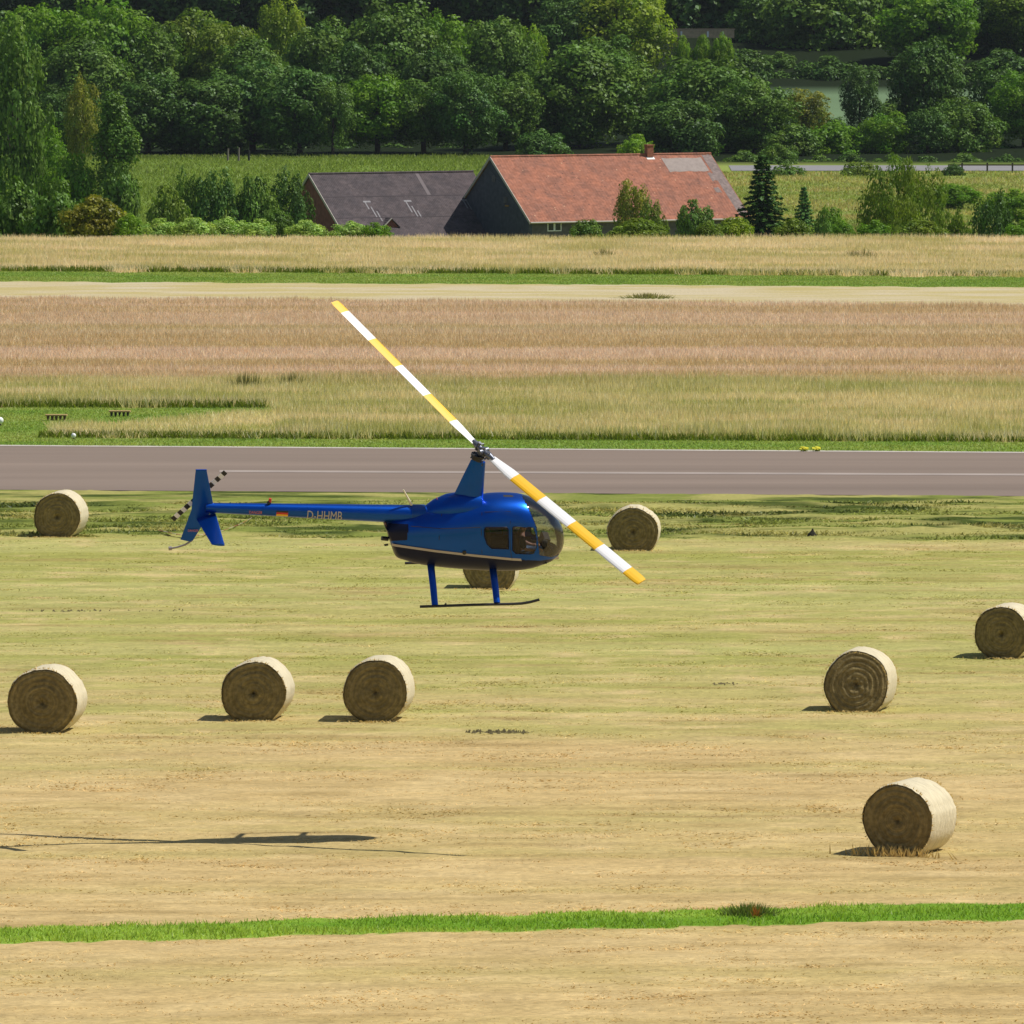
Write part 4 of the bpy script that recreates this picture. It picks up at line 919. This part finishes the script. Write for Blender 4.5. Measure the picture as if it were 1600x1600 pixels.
# every template: unit of 10 m height; returns (crown mesh, trunk mesh)
def trunk_mesh(name, h, r, seed, limbs=6, spread=2.2, z0_=.35, m=None):
    rg = random.Random(seed); b_ = MB(); b_.tube([(0, 0, -.8), (0, 0, .2), (rg.uniform(-.1, .1), 0, h * .4), (rg.uniform(-.2, .2), rg.uniform(-.2, .2), h * .8)], [r * 1.4, r, r * .75, r * .25], 9)
    for k in range(limbs):
        a_ = k * 2.4 + rg.random(); zz = h * (z0_ + .35 * rg.random()); s_ = spread * (.6 + .5 * rg.random())
        b_.tube([(0, 0, zz), (math.cos(a_) * s_ * .45, math.sin(a_) * s_ * .45, zz + h * .12), (math.cos(a_) * s_, math.sin(a_) * s_, zz + h * (.2 + .15 * rg.random()))], [r * .42, r * .28, r * .1], 6)
    o = b_.build(name, m or m_bark, None, True); me_ = o.data; bpy.data.objects.remove(o); return me_
def ell_clumps(rg, n, cx_, cz, rx, rz, rmin, rmax, low=-.75, squash=.85, ry=None):
    out = []; tries = 0; ry = ry or rx
    while len(out) < n and tries < 6000:
        tries += 1; u = rg.normal(size=3); u /= np.linalg.norm(u)
        if u[2] < low: continue
        f_ = (.25 + .6 * rg.random() ** .5); r = rg.uniform(rmin, rmax) * (1.15 - .3 * f_)
        p_ = (cx_ + u[0] * rx * f_, u[1] * ry * f_, cz + u[2] * rz * f_)
        if all((p_[0] - q[0]) ** 2 + (p_[1] - q[1]) ** 2 + (p_[2] - q[2]) ** 2 > (.42 * (r + q[3])) ** 2 for q in out): out.append((*p_, r, squash))
    return out
TPL = {}
def tpl(kind, crown, trunk): TPL.setdefault(kind, []).append((crown, trunk))
for s_ in range(5):
    rg = np.random.default_rng(100 + s_)
    cl_ = ell_clumps(rg, 85, 0, 5.1, 4.6, 5.0, .75, 1.55, -.97)
    tpl('broad', crown_mesh('crown', 200 + s_, cl_, 150, .17, [m_leaf['mid']]), trunk_mesh('trunk', 8, .3, s_))
for s_ in range(2):
    rg = np.random.default_rng(140 + s_)
    cl_ = ell_clumps(rg, 90, 0, 5.2, 4.7, 5.0, .5, 1.1, -1, 1.25)
    tpl('upright', crown_mesh('crown', 240 + s_, cl_, 150, .17, [m_leaf['mid']], upb=.5), trunk_mesh('trunk', 8, .28, 20 + s_))
for s_ in range(3):
    rg = np.random.default_rng(160 + s_)
    cl_ = ell_clumps(rg, 75, 0, 4.6, 4.8, 5.2, .8, 1.5, -.35 - .65, .9)
    tpl('bush', crown_mesh('crown', 260 + s_, cl_, 110, .22, [m_leaf['mid']], upb=.4), trunk_mesh('stem', 5, .2, 40 + s_, 7, 2.5, .1))
for s_ in range(2):
    rg = np.random.default_rng(180 + s_); cl_ = []
    for k in range(80):
        z = rg.uniform(.3, 9.3); w_ = 1.7 * min(1, (10.2 - z) / 4.5) ** .7 * (.75 + .25 * math.sin(z * 2)); a_ = rg.uniform(0, 6.28); f_ = rg.random() ** .5
        cl_.append((w_ * f_ * math.cos(a_), w_ * f_ * math.sin(a_), z, rg.uniform(.4, .65), 1.9))
    tpl('poplar', crown_mesh('crown', 280 + s_, cl_, 620, .10, [m_leaf['mid']], upb=.5), trunk_mesh('trunk', 8.5, .25, 60 + s_, 3, 1, .3))
for s_ in range(2):                                             # airy tree with visible limbs
    rg = np.random.default_rng(190 + s_); cl_ = ell_clumps(rg, 90, 0, 5.6, 5.0, 4.3, .6, 1.2, -.9, .7)
    tpl('airy', crown_mesh('crown', 290 + s_, cl_, 170, .12, [m_leaf['olive']], upb=.2), trunk_mesh('trunk', 7, .30, 70 + s_, 12, 3.4, .28, m_barkd))
# spruce: drooping whorls of needled boughs
def spruce_mesh(seed, wide):
    rg = np.random.default_rng(seed); CC, NN, SS, KK = [], [], [], []
    for lv in range(26):
        z = .5 + 9.3 * (lv / 25) ** .95; Rr = wide * (1 - z / 10.3) + .12; nb_ = 13
        for k in range(nb_):
            a_ = 6.283 * k / nb_ + rg.random() * .5; Lb = Rr * rg.uniform(.7, 1.12); m_ = int(30 * Lb + 10); t_ = rg.random(m_) ** .7
            x = Lb * t_; sw = rg.normal(0, .13, m_) * (1.3 - t_); dz_ = -.35 * x * (x / wide) ** .5 + .25 * (t_ > .85) * .3 + rg.normal(0, .06, m_)
            CC.append(np.stack([x * math.cos(a_) - sw * math.sin(a_), x * math.sin(a_) + sw * math.cos(a_), z + dz_], -1))
            nn = np.stack([np.full(m_, math.cos(a_) * .3), np.full(m_, math.sin(a_) * .3), np.full(m_, .9)], -1) + rg.normal(0, .35, (m_, 3)); nn /= np.linalg.norm(nn, axis=1)[:, None]
            NN.append(nn); SS.append(np.full(m_, .15) * (.6 + .8 * rg.random(m_))); KK.append(GREEN * (1 + .18 * rg.normal(size=(m_, 1))) * (1 + .25 * (t_[:, None] > .8)))
    V_, c_ = leaves(np.concatenate(CC), np.concatenate(NN), np.concatenate(SS), rg, np.clip(np.concatenate(KK), .003, 1))
    return mesh_np('crown', V_, np.arange(len(V_)).reshape(-1, 4), [m_leaf['fir']], colr=c_)
tpl('spruce', spruce_mesh(5, 3.3), trunk_mesh('trunk', 9, .2, 90, 0)); tpl('spruce', spruce_mesh(6, 3.0), trunk_mesh('trunk', 9, .2, 91, 0))
UW = {'broad': 9.6, 'upright': 9.4, 'bush': 9.8, 'poplar': 4.2, 'airy': 10.2, 'spruce': 3.9}
cnt = {}
def tree(px, Y, top, wpx, kind, tint, label, group=None, cat=None, name=None, dep=None):
    far_ = Y > 590; Y = (Y + (8 if 310 < Y < 340 else 0)) * Q
    z0_ = float(TH(Y)); h = max(zat(Y, top) - z0_, .6); w_ = wpx * Y / FPX; i = cnt.get(kind, 0); cnt[kind] = i + 1
    cm, tm = TPL[kind][i % len(TPL[kind])]
    root = empty(name or {'bush': 'shrub', 'spruce': 'spruce_tree', 'poplar': 'poplar_tree'}.get(kind, 'broadleaf_tree'), (xat(Y, px), Y, z0_), random.uniform(0, 6.28))
    sxy = w_ / UW[kind] * (1.22 if far_ and kind in ('broad', 'upright') else 1.08 if kind != 'spruce' else 1); sz = h / 10.0
    if far_ and sz < sxy * .82: sz = sxy * .82; root.location.z = z0_ + h - sz * 10
    root.scale = (sxy, sxy, sz)
    tag(root, label, cat or ('shrub' if kind == 'bush' else 'tree'), group)
    c_ = link('crown', cm, root); c_.material_slots[0].link = 'OBJECT'; c_.material_slots[0].material = m_leaf[tint]
    t_ = link('trunk' if kind != 'bush' else 'stem', tm, root)
    return root
G1 = 'trees of the wood behind the farm'
T = [
 # left foreground group beyond the field edge
 (22, 520, 28, 130, 'upright', 'mid', 'tall green tree at the left border, highest of the field edge trees'),
 (-30, 530, 60, 110, 'upright', 'mid', 'tall tree mostly cut off by the left border of the picture'),
 (62, 525, 195, 110, 'upright', 'bright', 'dense fresh green tree at the foot of the tall left border tree'),
 (178, 500, 150, 100, 'poplar', 'mid', 'solitary narrow poplar standing in front of the left meadow'),
 (186, 480, 245, 82, 'bush', 'mid', 'shrub hugging the base of the solitary narrow poplar'),
 (110, 500, 232, 90, 'bush', 'bright', 'yellowish green shrub left of the solitary poplar'),
 (20, 335, 268, 120, 'bush', 'mid', 'round green bush in the lower left corner of the hedge line'),
 (88, 330, 272, 110, 'bush', 'mid', 'big round bush between the corner bush and the reddish one'),
 (150, 322, 300, 120, 'bush', 'russet', 'reddish tinged bush at the field edge under the solitary poplar'),
 (205, 318, 330, 60, 'bush', 'lime', 'small lime green bush right of the reddish one'),
 (262, 440, 280, 90, 'bush', 'olive', 'olive shrub with pale blossoms on the left meadow'),
 (292, 450, 258, 60, 'upright', 'mid', 'pointed dark shrub behind the olive one on the left meadow'),
 (338, 450, 262, 95, 'upright', 'blue', 'bluish green shrub in the middle of the left meadow'),
 (402, 450, 266, 80, 'bush', 'mid', 'round shrub between the bluish one and the grey barn'),
 (452, 470, 258, 80, 'upright', 'dark', 'dark shrub touching the left gable of the grey barn'),
 (432, 317, 322, 60, 'bush', 'mid', 'bush rising above the blossoming hedge left of the barn'),
 # blossoming hedge along the field edge
 (250, 316, 338, 70, 'bush', 'pale', 'first cream blossoming hedge shrub, next to the lime bush'),
 (305, 315, 337, 75, 'bush', 'pale', 'second cream blossoming hedge shrub from the lime bush'),
 (360, 316, 336, 75, 'bush', 'pale', 'third cream blossoming hedge shrub from the lime bush'),
 (402, 315, 339, 60, 'bush', 'pale', 'cream blossoming hedge shrub left of the higher green bush'),
 (480, 315, 341, 70, 'bush', 'pale', 'cream blossoming hedge shrub before the barn gable'),
 (545, 316, 343, 75, 'bush', 'pale', 'cream green hedge shrub under the first skylight'),
 (590, 315, 345, 55, 'bush', 'bright', 'last low shrub of the hedge left of the barn dormer'),
 # along the farmhouse
 (915, 317, 340, 62, 'bush', 'mid', 'low bush beside the white window of the farmhouse'),
 (990, 470, 280, 72, 'upright', 'brown', 'brown leaved small tree in front of the red roof'),
 (1018, 468, 305, 55, 'upright', 'olive', 'olive tree leaning on the brown one before the red roof'),
 (1000, 318, 338, 110, 'bush', 'olive', 'low olive scrub at the foot of the brown leaved tree'),
 (1088, 480, 306, 68, 'bush', 'mid', 'round dark green shrub before the right end of the red roof'),
 (1146, 318, 336, 70, 'bush', 'yellow', 'yellowish bush between the round shrub and the spruce'),
 (1110, 317, 342, 50, 'bush', 'olive', 'low bush below the round dark green shrub'),
 (1192, 460, 242, 96, 'spruce', 'fir', 'big dark spruce right of the red roof'),
 (1256, 470, 292, 56, 'spruce', 'silver', 'small bluish silver spruce on the right meadow'),
 (1285, 430, 320, 50, 'bush', 'mid', 'bush at the right foot of the silver spruce'),
 (1240, 318, 338, 70, 'bush', 'olive', 'low scrub between the two spruces'),
 (1315, 319, 342, 46, 'bush', 'bright', 'low bright bush right of the silver spruce'),
 (1365, 319, 340, 60, 'bush', 'bright', 'low bush at the foot of the wide airy tree'),
 (1440, 318, 341, 90, 'bush', 'olive', 'low scrub right of the airy tree trunk'),
 (1392, 380, 222, 118, 'airy', 'olive', 'wide airy olive green tree with dark forked trunk on the right meadow'),
 (1445, 390, 240, 95, 'airy', 'olive', 'second airy tree overlapping the wide one from the right'),
 (1548, 400, 296, 90, 'upright', 'dark', 'dark round shrub on the right meadow near the border'),
 (1500, 390, 318, 60, 'bush', 'olive', 'olive shrub between airy trees and the dark round one'),
 (1595, 318, 341, 60, 'bush', 'bright', 'low bush in the right corner of the field edge'),
 (1300, 470, 318, 60, 'bush', 'bright', 'fresh shrub on the right meadow beyond the silver spruce'),
 (1490, 560, 285, 90, 'bush', 'bright', 'broad fresh green thicket right of the airy trees'),
 (1580, 540, 292, 90, 'bush', 'lime', 'yellow green thicket at the right border under the rail fence'),
 (1215, 625, 222, 70, 'bush', 'mid', 'shrub above the spruce top at the near road side'),
 (1290, 690, 172, 90, 'bush', 'dark', 'dark shrub standing in the pale crop field left of the slender tree'),
 (1232, 606, 252, 70, 'bush', 'mid', 'low shrub in front of the pale road right of the spruce'),
 (1345, 606, 250, 80, 'bush', 'olive', 'low shrub in front of the pale road left of the airy tree'),
 (1490, 606, 254, 40, 'bush', 'dark', 'small dark shrub at the left end of the rail fence'),
 (1235, 700, 148, 70, 'bush', 'mid', 'green shrub at the far left corner of the pale crop field'),
 (1400, 705, 150, 80, 'bush', 'mid', 'green shrub in the crop field gap left of the tall dark tree'),
 # wood, front row
 (100, 620, 128, 110, 'broad', 'dark', 'dark tree behind the tall left border tree'),
 (128, 610, 112, 56, 'upright', 'brown', 'greyish brown small tree before the dark left wood'),
 (232, 645, 110, 130, 'broad', 'dark', 'dark wood edge tree just right of the solitary poplar top'),
 (315, 645, 118, 140, 'broad', 'dark', 'dark wood edge tree above the left meadow'),
 (395, 648, 85, 150, 'broad', 'blue', 'bluish dark wood edge tree above the bluish shrub'),
 (468, 642, 105, 130, 'broad', 'blue', 'bluish wood edge tree above the barn gable'),
 (520, 640, 128, 70, 'upright', 'mid', 'slim olive tinged tree with a low hanging branch over the meadow'),
 (590, 645, 112, 120, 'broad', 'bright', 'lighter green wood edge tree above the grey roof'),
 (662, 645, 118, 110, 'broad', 'mid', 'wood edge tree left above the red roof apex'),
 (728, 642, 105, 110, 'broad', 'blue', 'dark wood edge tree right behind the red roof apex'),
 (790, 650, 110, 110, 'broad', 'mid', 'wood edge tree above the left part of the red roof'),
 (850, 625, 198, 90, 'bush', 'blue', 'low bluish shrub just above the red roof ridge'),
 (905, 655, 66, 170, 'broad', 'mid', 'big domed wood tree above the middle of the red roof'),
 (992, 600, 206, 62, 'bush', 'lime', 'small lime green shrub left of the chimney'),
 (1000, 660, 92, 130, 'upright', 'mid', 'feathery green tree between the two big domed trees'),
 (1110, 650, 82, 190, 'broad', 'mid', 'widest domed tree above the right end of the red roof'),
 (1180, 645, 120, 120, 'broad', 'mid', 'right shoulder tree of the widest domed one'),
 (1060, 640, 150, 130, 'broad', 'dark', 'dark lower tree behind the chimney'),
 (1240, 640, 190, 100, 'bush', 'mid', 'round bush behind the meadow right of the spruce top'),
 (1310, 645, 184, 120, 'bush', 'bright', 'bright round bush behind the wide airy tree'),
 (1385, 645, 172, 80, 'broad', 'bright', 'bright ragged tree before the pale crop field'),
 (1262, 680, 138, 75, 'upright', 'brown', 'brownish tree at the left edge of the pale crop field'),
 (1343, 675, 98, 64, 'upright', 'dark', 'slender dark tree standing in front of the pale crop field'),
 (1448, 662, 62, 108, 'broad', 'dark', 'tall dark tree splitting the pale crop field'),
 (1450, 645, 168, 80, 'upright', 'blue', 'bluish tree below the tall dark one'),
 (1505, 648, 148, 112, 'broad', 'mid', 'round tree right of the tall dark one, above the road'),
 (1555, 662, 92, 90, 'upright', 'blue', 'bluish tall tree close to the right border'),
 (1600, 655, 108, 100, 'broad', 'bright', 'bright tree cut by the right border above the road'),
 # wood, second row
 (60, 690, 0, 130, 'broad', 'bright', 'fresh green crown behind the tip of the tall left border tree'),
 (165, 690, -14, 150, 'broad', 'bright', 'big fresh green crown in the upper left'),
 (135, 670, 60, 140, 'broad', 'mid', 'middle crown between upper left one and the dark wood'),
 (235, 690, 30, 130, 'broad', 'mid', 'crown right of the big upper left one'),
 (300, 700, 10, 130, 'broad', 'olive', 'olive crown in the upper left wood'),
 (355, 690, 30, 120, 'broad', 'olive', 'yellowish olive crown left of the golden one'),
 (442, 710, -6, 88, 'upright', 'yellow', 'golden yellow green crown at the top of the wood'),
 (505, 690, 22, 120, 'broad', 'mid', 'crown right below the golden one'),
 (395, 670, 58, 120, 'broad', 'mid', 'middle crown under the golden one'),
 (615, 690, -5, 150, 'broad', 'mid', 'broad crown at the top centre left of the wood'),
 (560, 672, 62, 110, 'broad', 'dark', 'shaded crown between the top centre ones'),
 (700, 700, 14, 110, 'upright', 'bright', 'bright feathery crown left of the round dark one'),
 (775, 690, 20, 116, 'broad', 'mid', 'round smooth crown above the red roof apex'),
 (680, 670, 66, 110, 'broad', 'dark', 'lower shaded crown beneath the bright feathery one'),
 (832, 700, 38, 62, 'upright', 'lime', 'lime crown between the round one and the big dome'),
 (970, 740, -34, 160, 'broad', 'yellow', 'large golden green crown at the top right of centre'),
 (890, 740, -20, 130, 'broad', 'dark', 'dark crown left behind the large golden one'),
 (945, 700, 52, 110, 'broad', 'mid', 'crown between golden one and the big dome'),
 (1068, 735, 50, 34, 'bush', 'lime', 'left one of three clipped round lime shrubs near the garden wall'),
 (1097, 735, 50, 34, 'bush', 'lime', 'middle one of three clipped round lime shrubs near the garden wall'),
 (1127, 735, 46, 40, 'bush', 'lime', 'right one of three clipped round lime shrubs near the garden wall'),
 (1215, 765, 78, 60, 'bush', 'mid', 'bush beneath the sandy patch on the right slope'),
 (1205, 790, -20, 130, 'broad', 'dark', 'dark crown right of the garden wall'),
 (1290, 785, -50, 190, 'broad', 'mid', 'big spreading crown in the upper right'),
 (1385, 790, -45, 150, 'broad', 'dark', 'dark crown between the two big ones in the upper right'),
 (1450, 770, -40, 150, 'broad', 'bright', 'big sunlit crown in the upper right above the tall dark tree'),
 (1535, 780, -30, 150, 'broad', 'dark', 'dark olive crown in the upper right corner area'),
 (1600, 775, -40, 120, 'broad', 'olive', 'crown in the upper right corner'),
]
for a in T: tree(*a, group=(G1 if a[1] > 590 else None))
# dark interior of the wood behind
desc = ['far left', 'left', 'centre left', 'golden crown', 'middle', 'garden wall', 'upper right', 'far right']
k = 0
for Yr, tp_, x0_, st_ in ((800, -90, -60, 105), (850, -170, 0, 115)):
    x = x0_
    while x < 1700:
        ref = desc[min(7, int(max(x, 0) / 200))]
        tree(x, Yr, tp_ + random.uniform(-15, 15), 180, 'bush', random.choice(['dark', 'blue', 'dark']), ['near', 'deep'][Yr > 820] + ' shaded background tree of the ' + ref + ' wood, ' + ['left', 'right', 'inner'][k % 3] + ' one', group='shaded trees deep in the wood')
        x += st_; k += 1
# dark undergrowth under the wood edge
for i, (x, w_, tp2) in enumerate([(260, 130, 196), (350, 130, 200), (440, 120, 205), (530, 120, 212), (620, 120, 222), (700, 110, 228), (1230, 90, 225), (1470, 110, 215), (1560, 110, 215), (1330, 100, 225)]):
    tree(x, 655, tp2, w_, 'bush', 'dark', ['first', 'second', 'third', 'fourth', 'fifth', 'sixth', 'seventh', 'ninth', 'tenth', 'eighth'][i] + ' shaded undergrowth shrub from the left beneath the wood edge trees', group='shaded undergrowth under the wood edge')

# ------------------------------------------------------------------ far road, rail, posts, garden wall
m_road = mat('pale_country_road', tuple(lin(134, 131, 130)), .9, noise=(.5, .06, 4))
v = []; f = []
for i in range(41):
    X_ = 21 + i * 3.0; v += [(X_, 612.5 * Q, TH(612.5 * Q) + .05), (X_, 621 * Q, TH(621 * Q) + .05)]
    if i: f.append((2 * i - 2, 2 * i, 2 * i + 1, 2 * i - 1))
o = link('country_road', mesh_np('country_road', v, f, [m_road])); o['kind'] = 'structure'
rf = empty('roadside_rail', (xat(610 * Q, 1500), 610 * Q, float(TH(610 * Q)))); tag(rf, 'brown wooden rail fence with posts beside the country road on the right', 'fence')
b = MB(); b.box((3.6, 0, .75), (9.5, .08, .12)); b.build('rail', mat('brown_rail', (.12, .08, .06), .8), rf)
for x in (.2, 2.6, 5.0, 7.2):
    b = MB(); b.box((x, .09, .3), (.16, .1, 1.3)); b.build('post', mat('brown_post', (.08, .06, .05), .8), rf)
for px, h, lb in ((356, 1.2, 'left'), (373, 1.3, 'middle'), (389, 1.1, 'dark right')):
    p = Vector((xat(630 * Q, px), 630 * Q, float(TH(630 * Q)))); b = MB(); b.tube([(0, 0, -.3), (0, 0, h * .6), (.03, 0, h)], [.11, .1, .09], 8); o = b.build('fence_post', mat('weathered_post', (.2, .17, .14) if lb[0] != 'd' else (.02, .02, .02), .9), None, True, p); tag(o, lb + ' wooden post at the wood edge above the left meadow', 'post', 'wooden posts above the left meadow')
Yw = 775 * Q; gw = empty('garden_wall', (xat(Yw, 1098), Yw, zat(Yw, 56))); tag(gw, 'low sandstone garden wall high in the wood right of the golden crown', 'wall')
b = MB(); b.box((0, 0, .25), (7.6, .4, 1.0)); b.build('wall_face', mat('sandstone', tuple(lin(190, 165, 130)), .9, noise=(3, .2, 5)), gw)
b = MB(); b.box((0, 0, .80), (7.8, .5, .09)); b.build('coping', mat('coping_stone', tuple(lin(170, 150, 125)), .9), gw)
for x in (-2.6, .6, 2.4):
    b = MB(); b.box((x, -.24, .2), (.22, .07, .7)); b.build('white_post', m_white, gw)

# dark understorey at the foot of the upper right wood and behind the pale field
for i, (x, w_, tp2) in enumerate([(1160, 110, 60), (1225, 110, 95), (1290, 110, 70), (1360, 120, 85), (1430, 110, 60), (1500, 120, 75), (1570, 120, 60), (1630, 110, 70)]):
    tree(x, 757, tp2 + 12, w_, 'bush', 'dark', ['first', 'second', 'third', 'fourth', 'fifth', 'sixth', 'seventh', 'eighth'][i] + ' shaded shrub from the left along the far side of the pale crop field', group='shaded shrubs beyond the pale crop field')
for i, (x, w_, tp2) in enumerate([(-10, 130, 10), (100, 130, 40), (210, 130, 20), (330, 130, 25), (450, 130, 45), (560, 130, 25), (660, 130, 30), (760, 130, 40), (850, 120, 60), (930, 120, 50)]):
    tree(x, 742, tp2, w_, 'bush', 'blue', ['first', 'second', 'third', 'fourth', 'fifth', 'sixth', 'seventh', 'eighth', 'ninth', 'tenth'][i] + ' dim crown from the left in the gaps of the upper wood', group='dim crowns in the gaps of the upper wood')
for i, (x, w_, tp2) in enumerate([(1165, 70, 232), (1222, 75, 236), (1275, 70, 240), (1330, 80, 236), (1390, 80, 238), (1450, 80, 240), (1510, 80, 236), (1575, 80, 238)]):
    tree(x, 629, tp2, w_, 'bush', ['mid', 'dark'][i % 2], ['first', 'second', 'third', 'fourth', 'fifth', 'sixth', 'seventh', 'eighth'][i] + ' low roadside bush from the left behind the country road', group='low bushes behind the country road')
# rough meadow growth behind the farm
n = 260000; Y = rng.uniform(480, 640, n) * Q; X = rng.uniform(-1, 1, n) * (.082 / Q * Y + 8); nn = fbm(X, Y, 7, 5, 131, 3); k = (nn > .22) & ~((Y > 611 * Q) & (Y < 622 * Q) & (X > 18)) & ~((Y > 622 * Q) & (X > -2)); X, Y, nn = X[k], Y[k], nn[k]; n = len(X)
t_ = np.clip((nn - .4) * 4, 0, 1)[:, None]; Cm = np.where((X < 0)[:, None], lin(104, 130, 48), lin(110, 134, 52) * (1 - t_) + lin(152, 154, 88) * t_) * (.7 + .6 * rng.random((n, 1)))
blades('meadow_growth', X, Y, .12 + .45 * rng.random(n) * nn, .06 + .12 * rng.random(n), Cm * .85, Cm, .15, m_green, 'rough green meadow growth around the farm buildings')
# the country was laid out in field units; bring it to metres
for o in list(scene.objects):
    if o.parent is None and o not in (cam, lo, heli, pil):
        o.location = o.location * KW; o.scale = o.scale * KW

hz = MB(); hz.box((0, 950, 38), (3000, 3700, 110)); hzm = bpy.data.materials.new('thin_summer_haze'); hzm.use_nodes = True; N = hzm.node_tree.nodes; N.remove(N['Principled BSDF'])
pvn = N.new('ShaderNodeVolumePrincipled'); pvn.inputs['Color'].default_value = (.80, .90, 1, 1); pvn.inputs['Density'].default_value = .00002
hzm.node_tree.links.new(pvn.outputs[0], N['Material Output'].inputs['Volume']); o = hz.build('haze', hzm); o['kind'] = 'stuff'
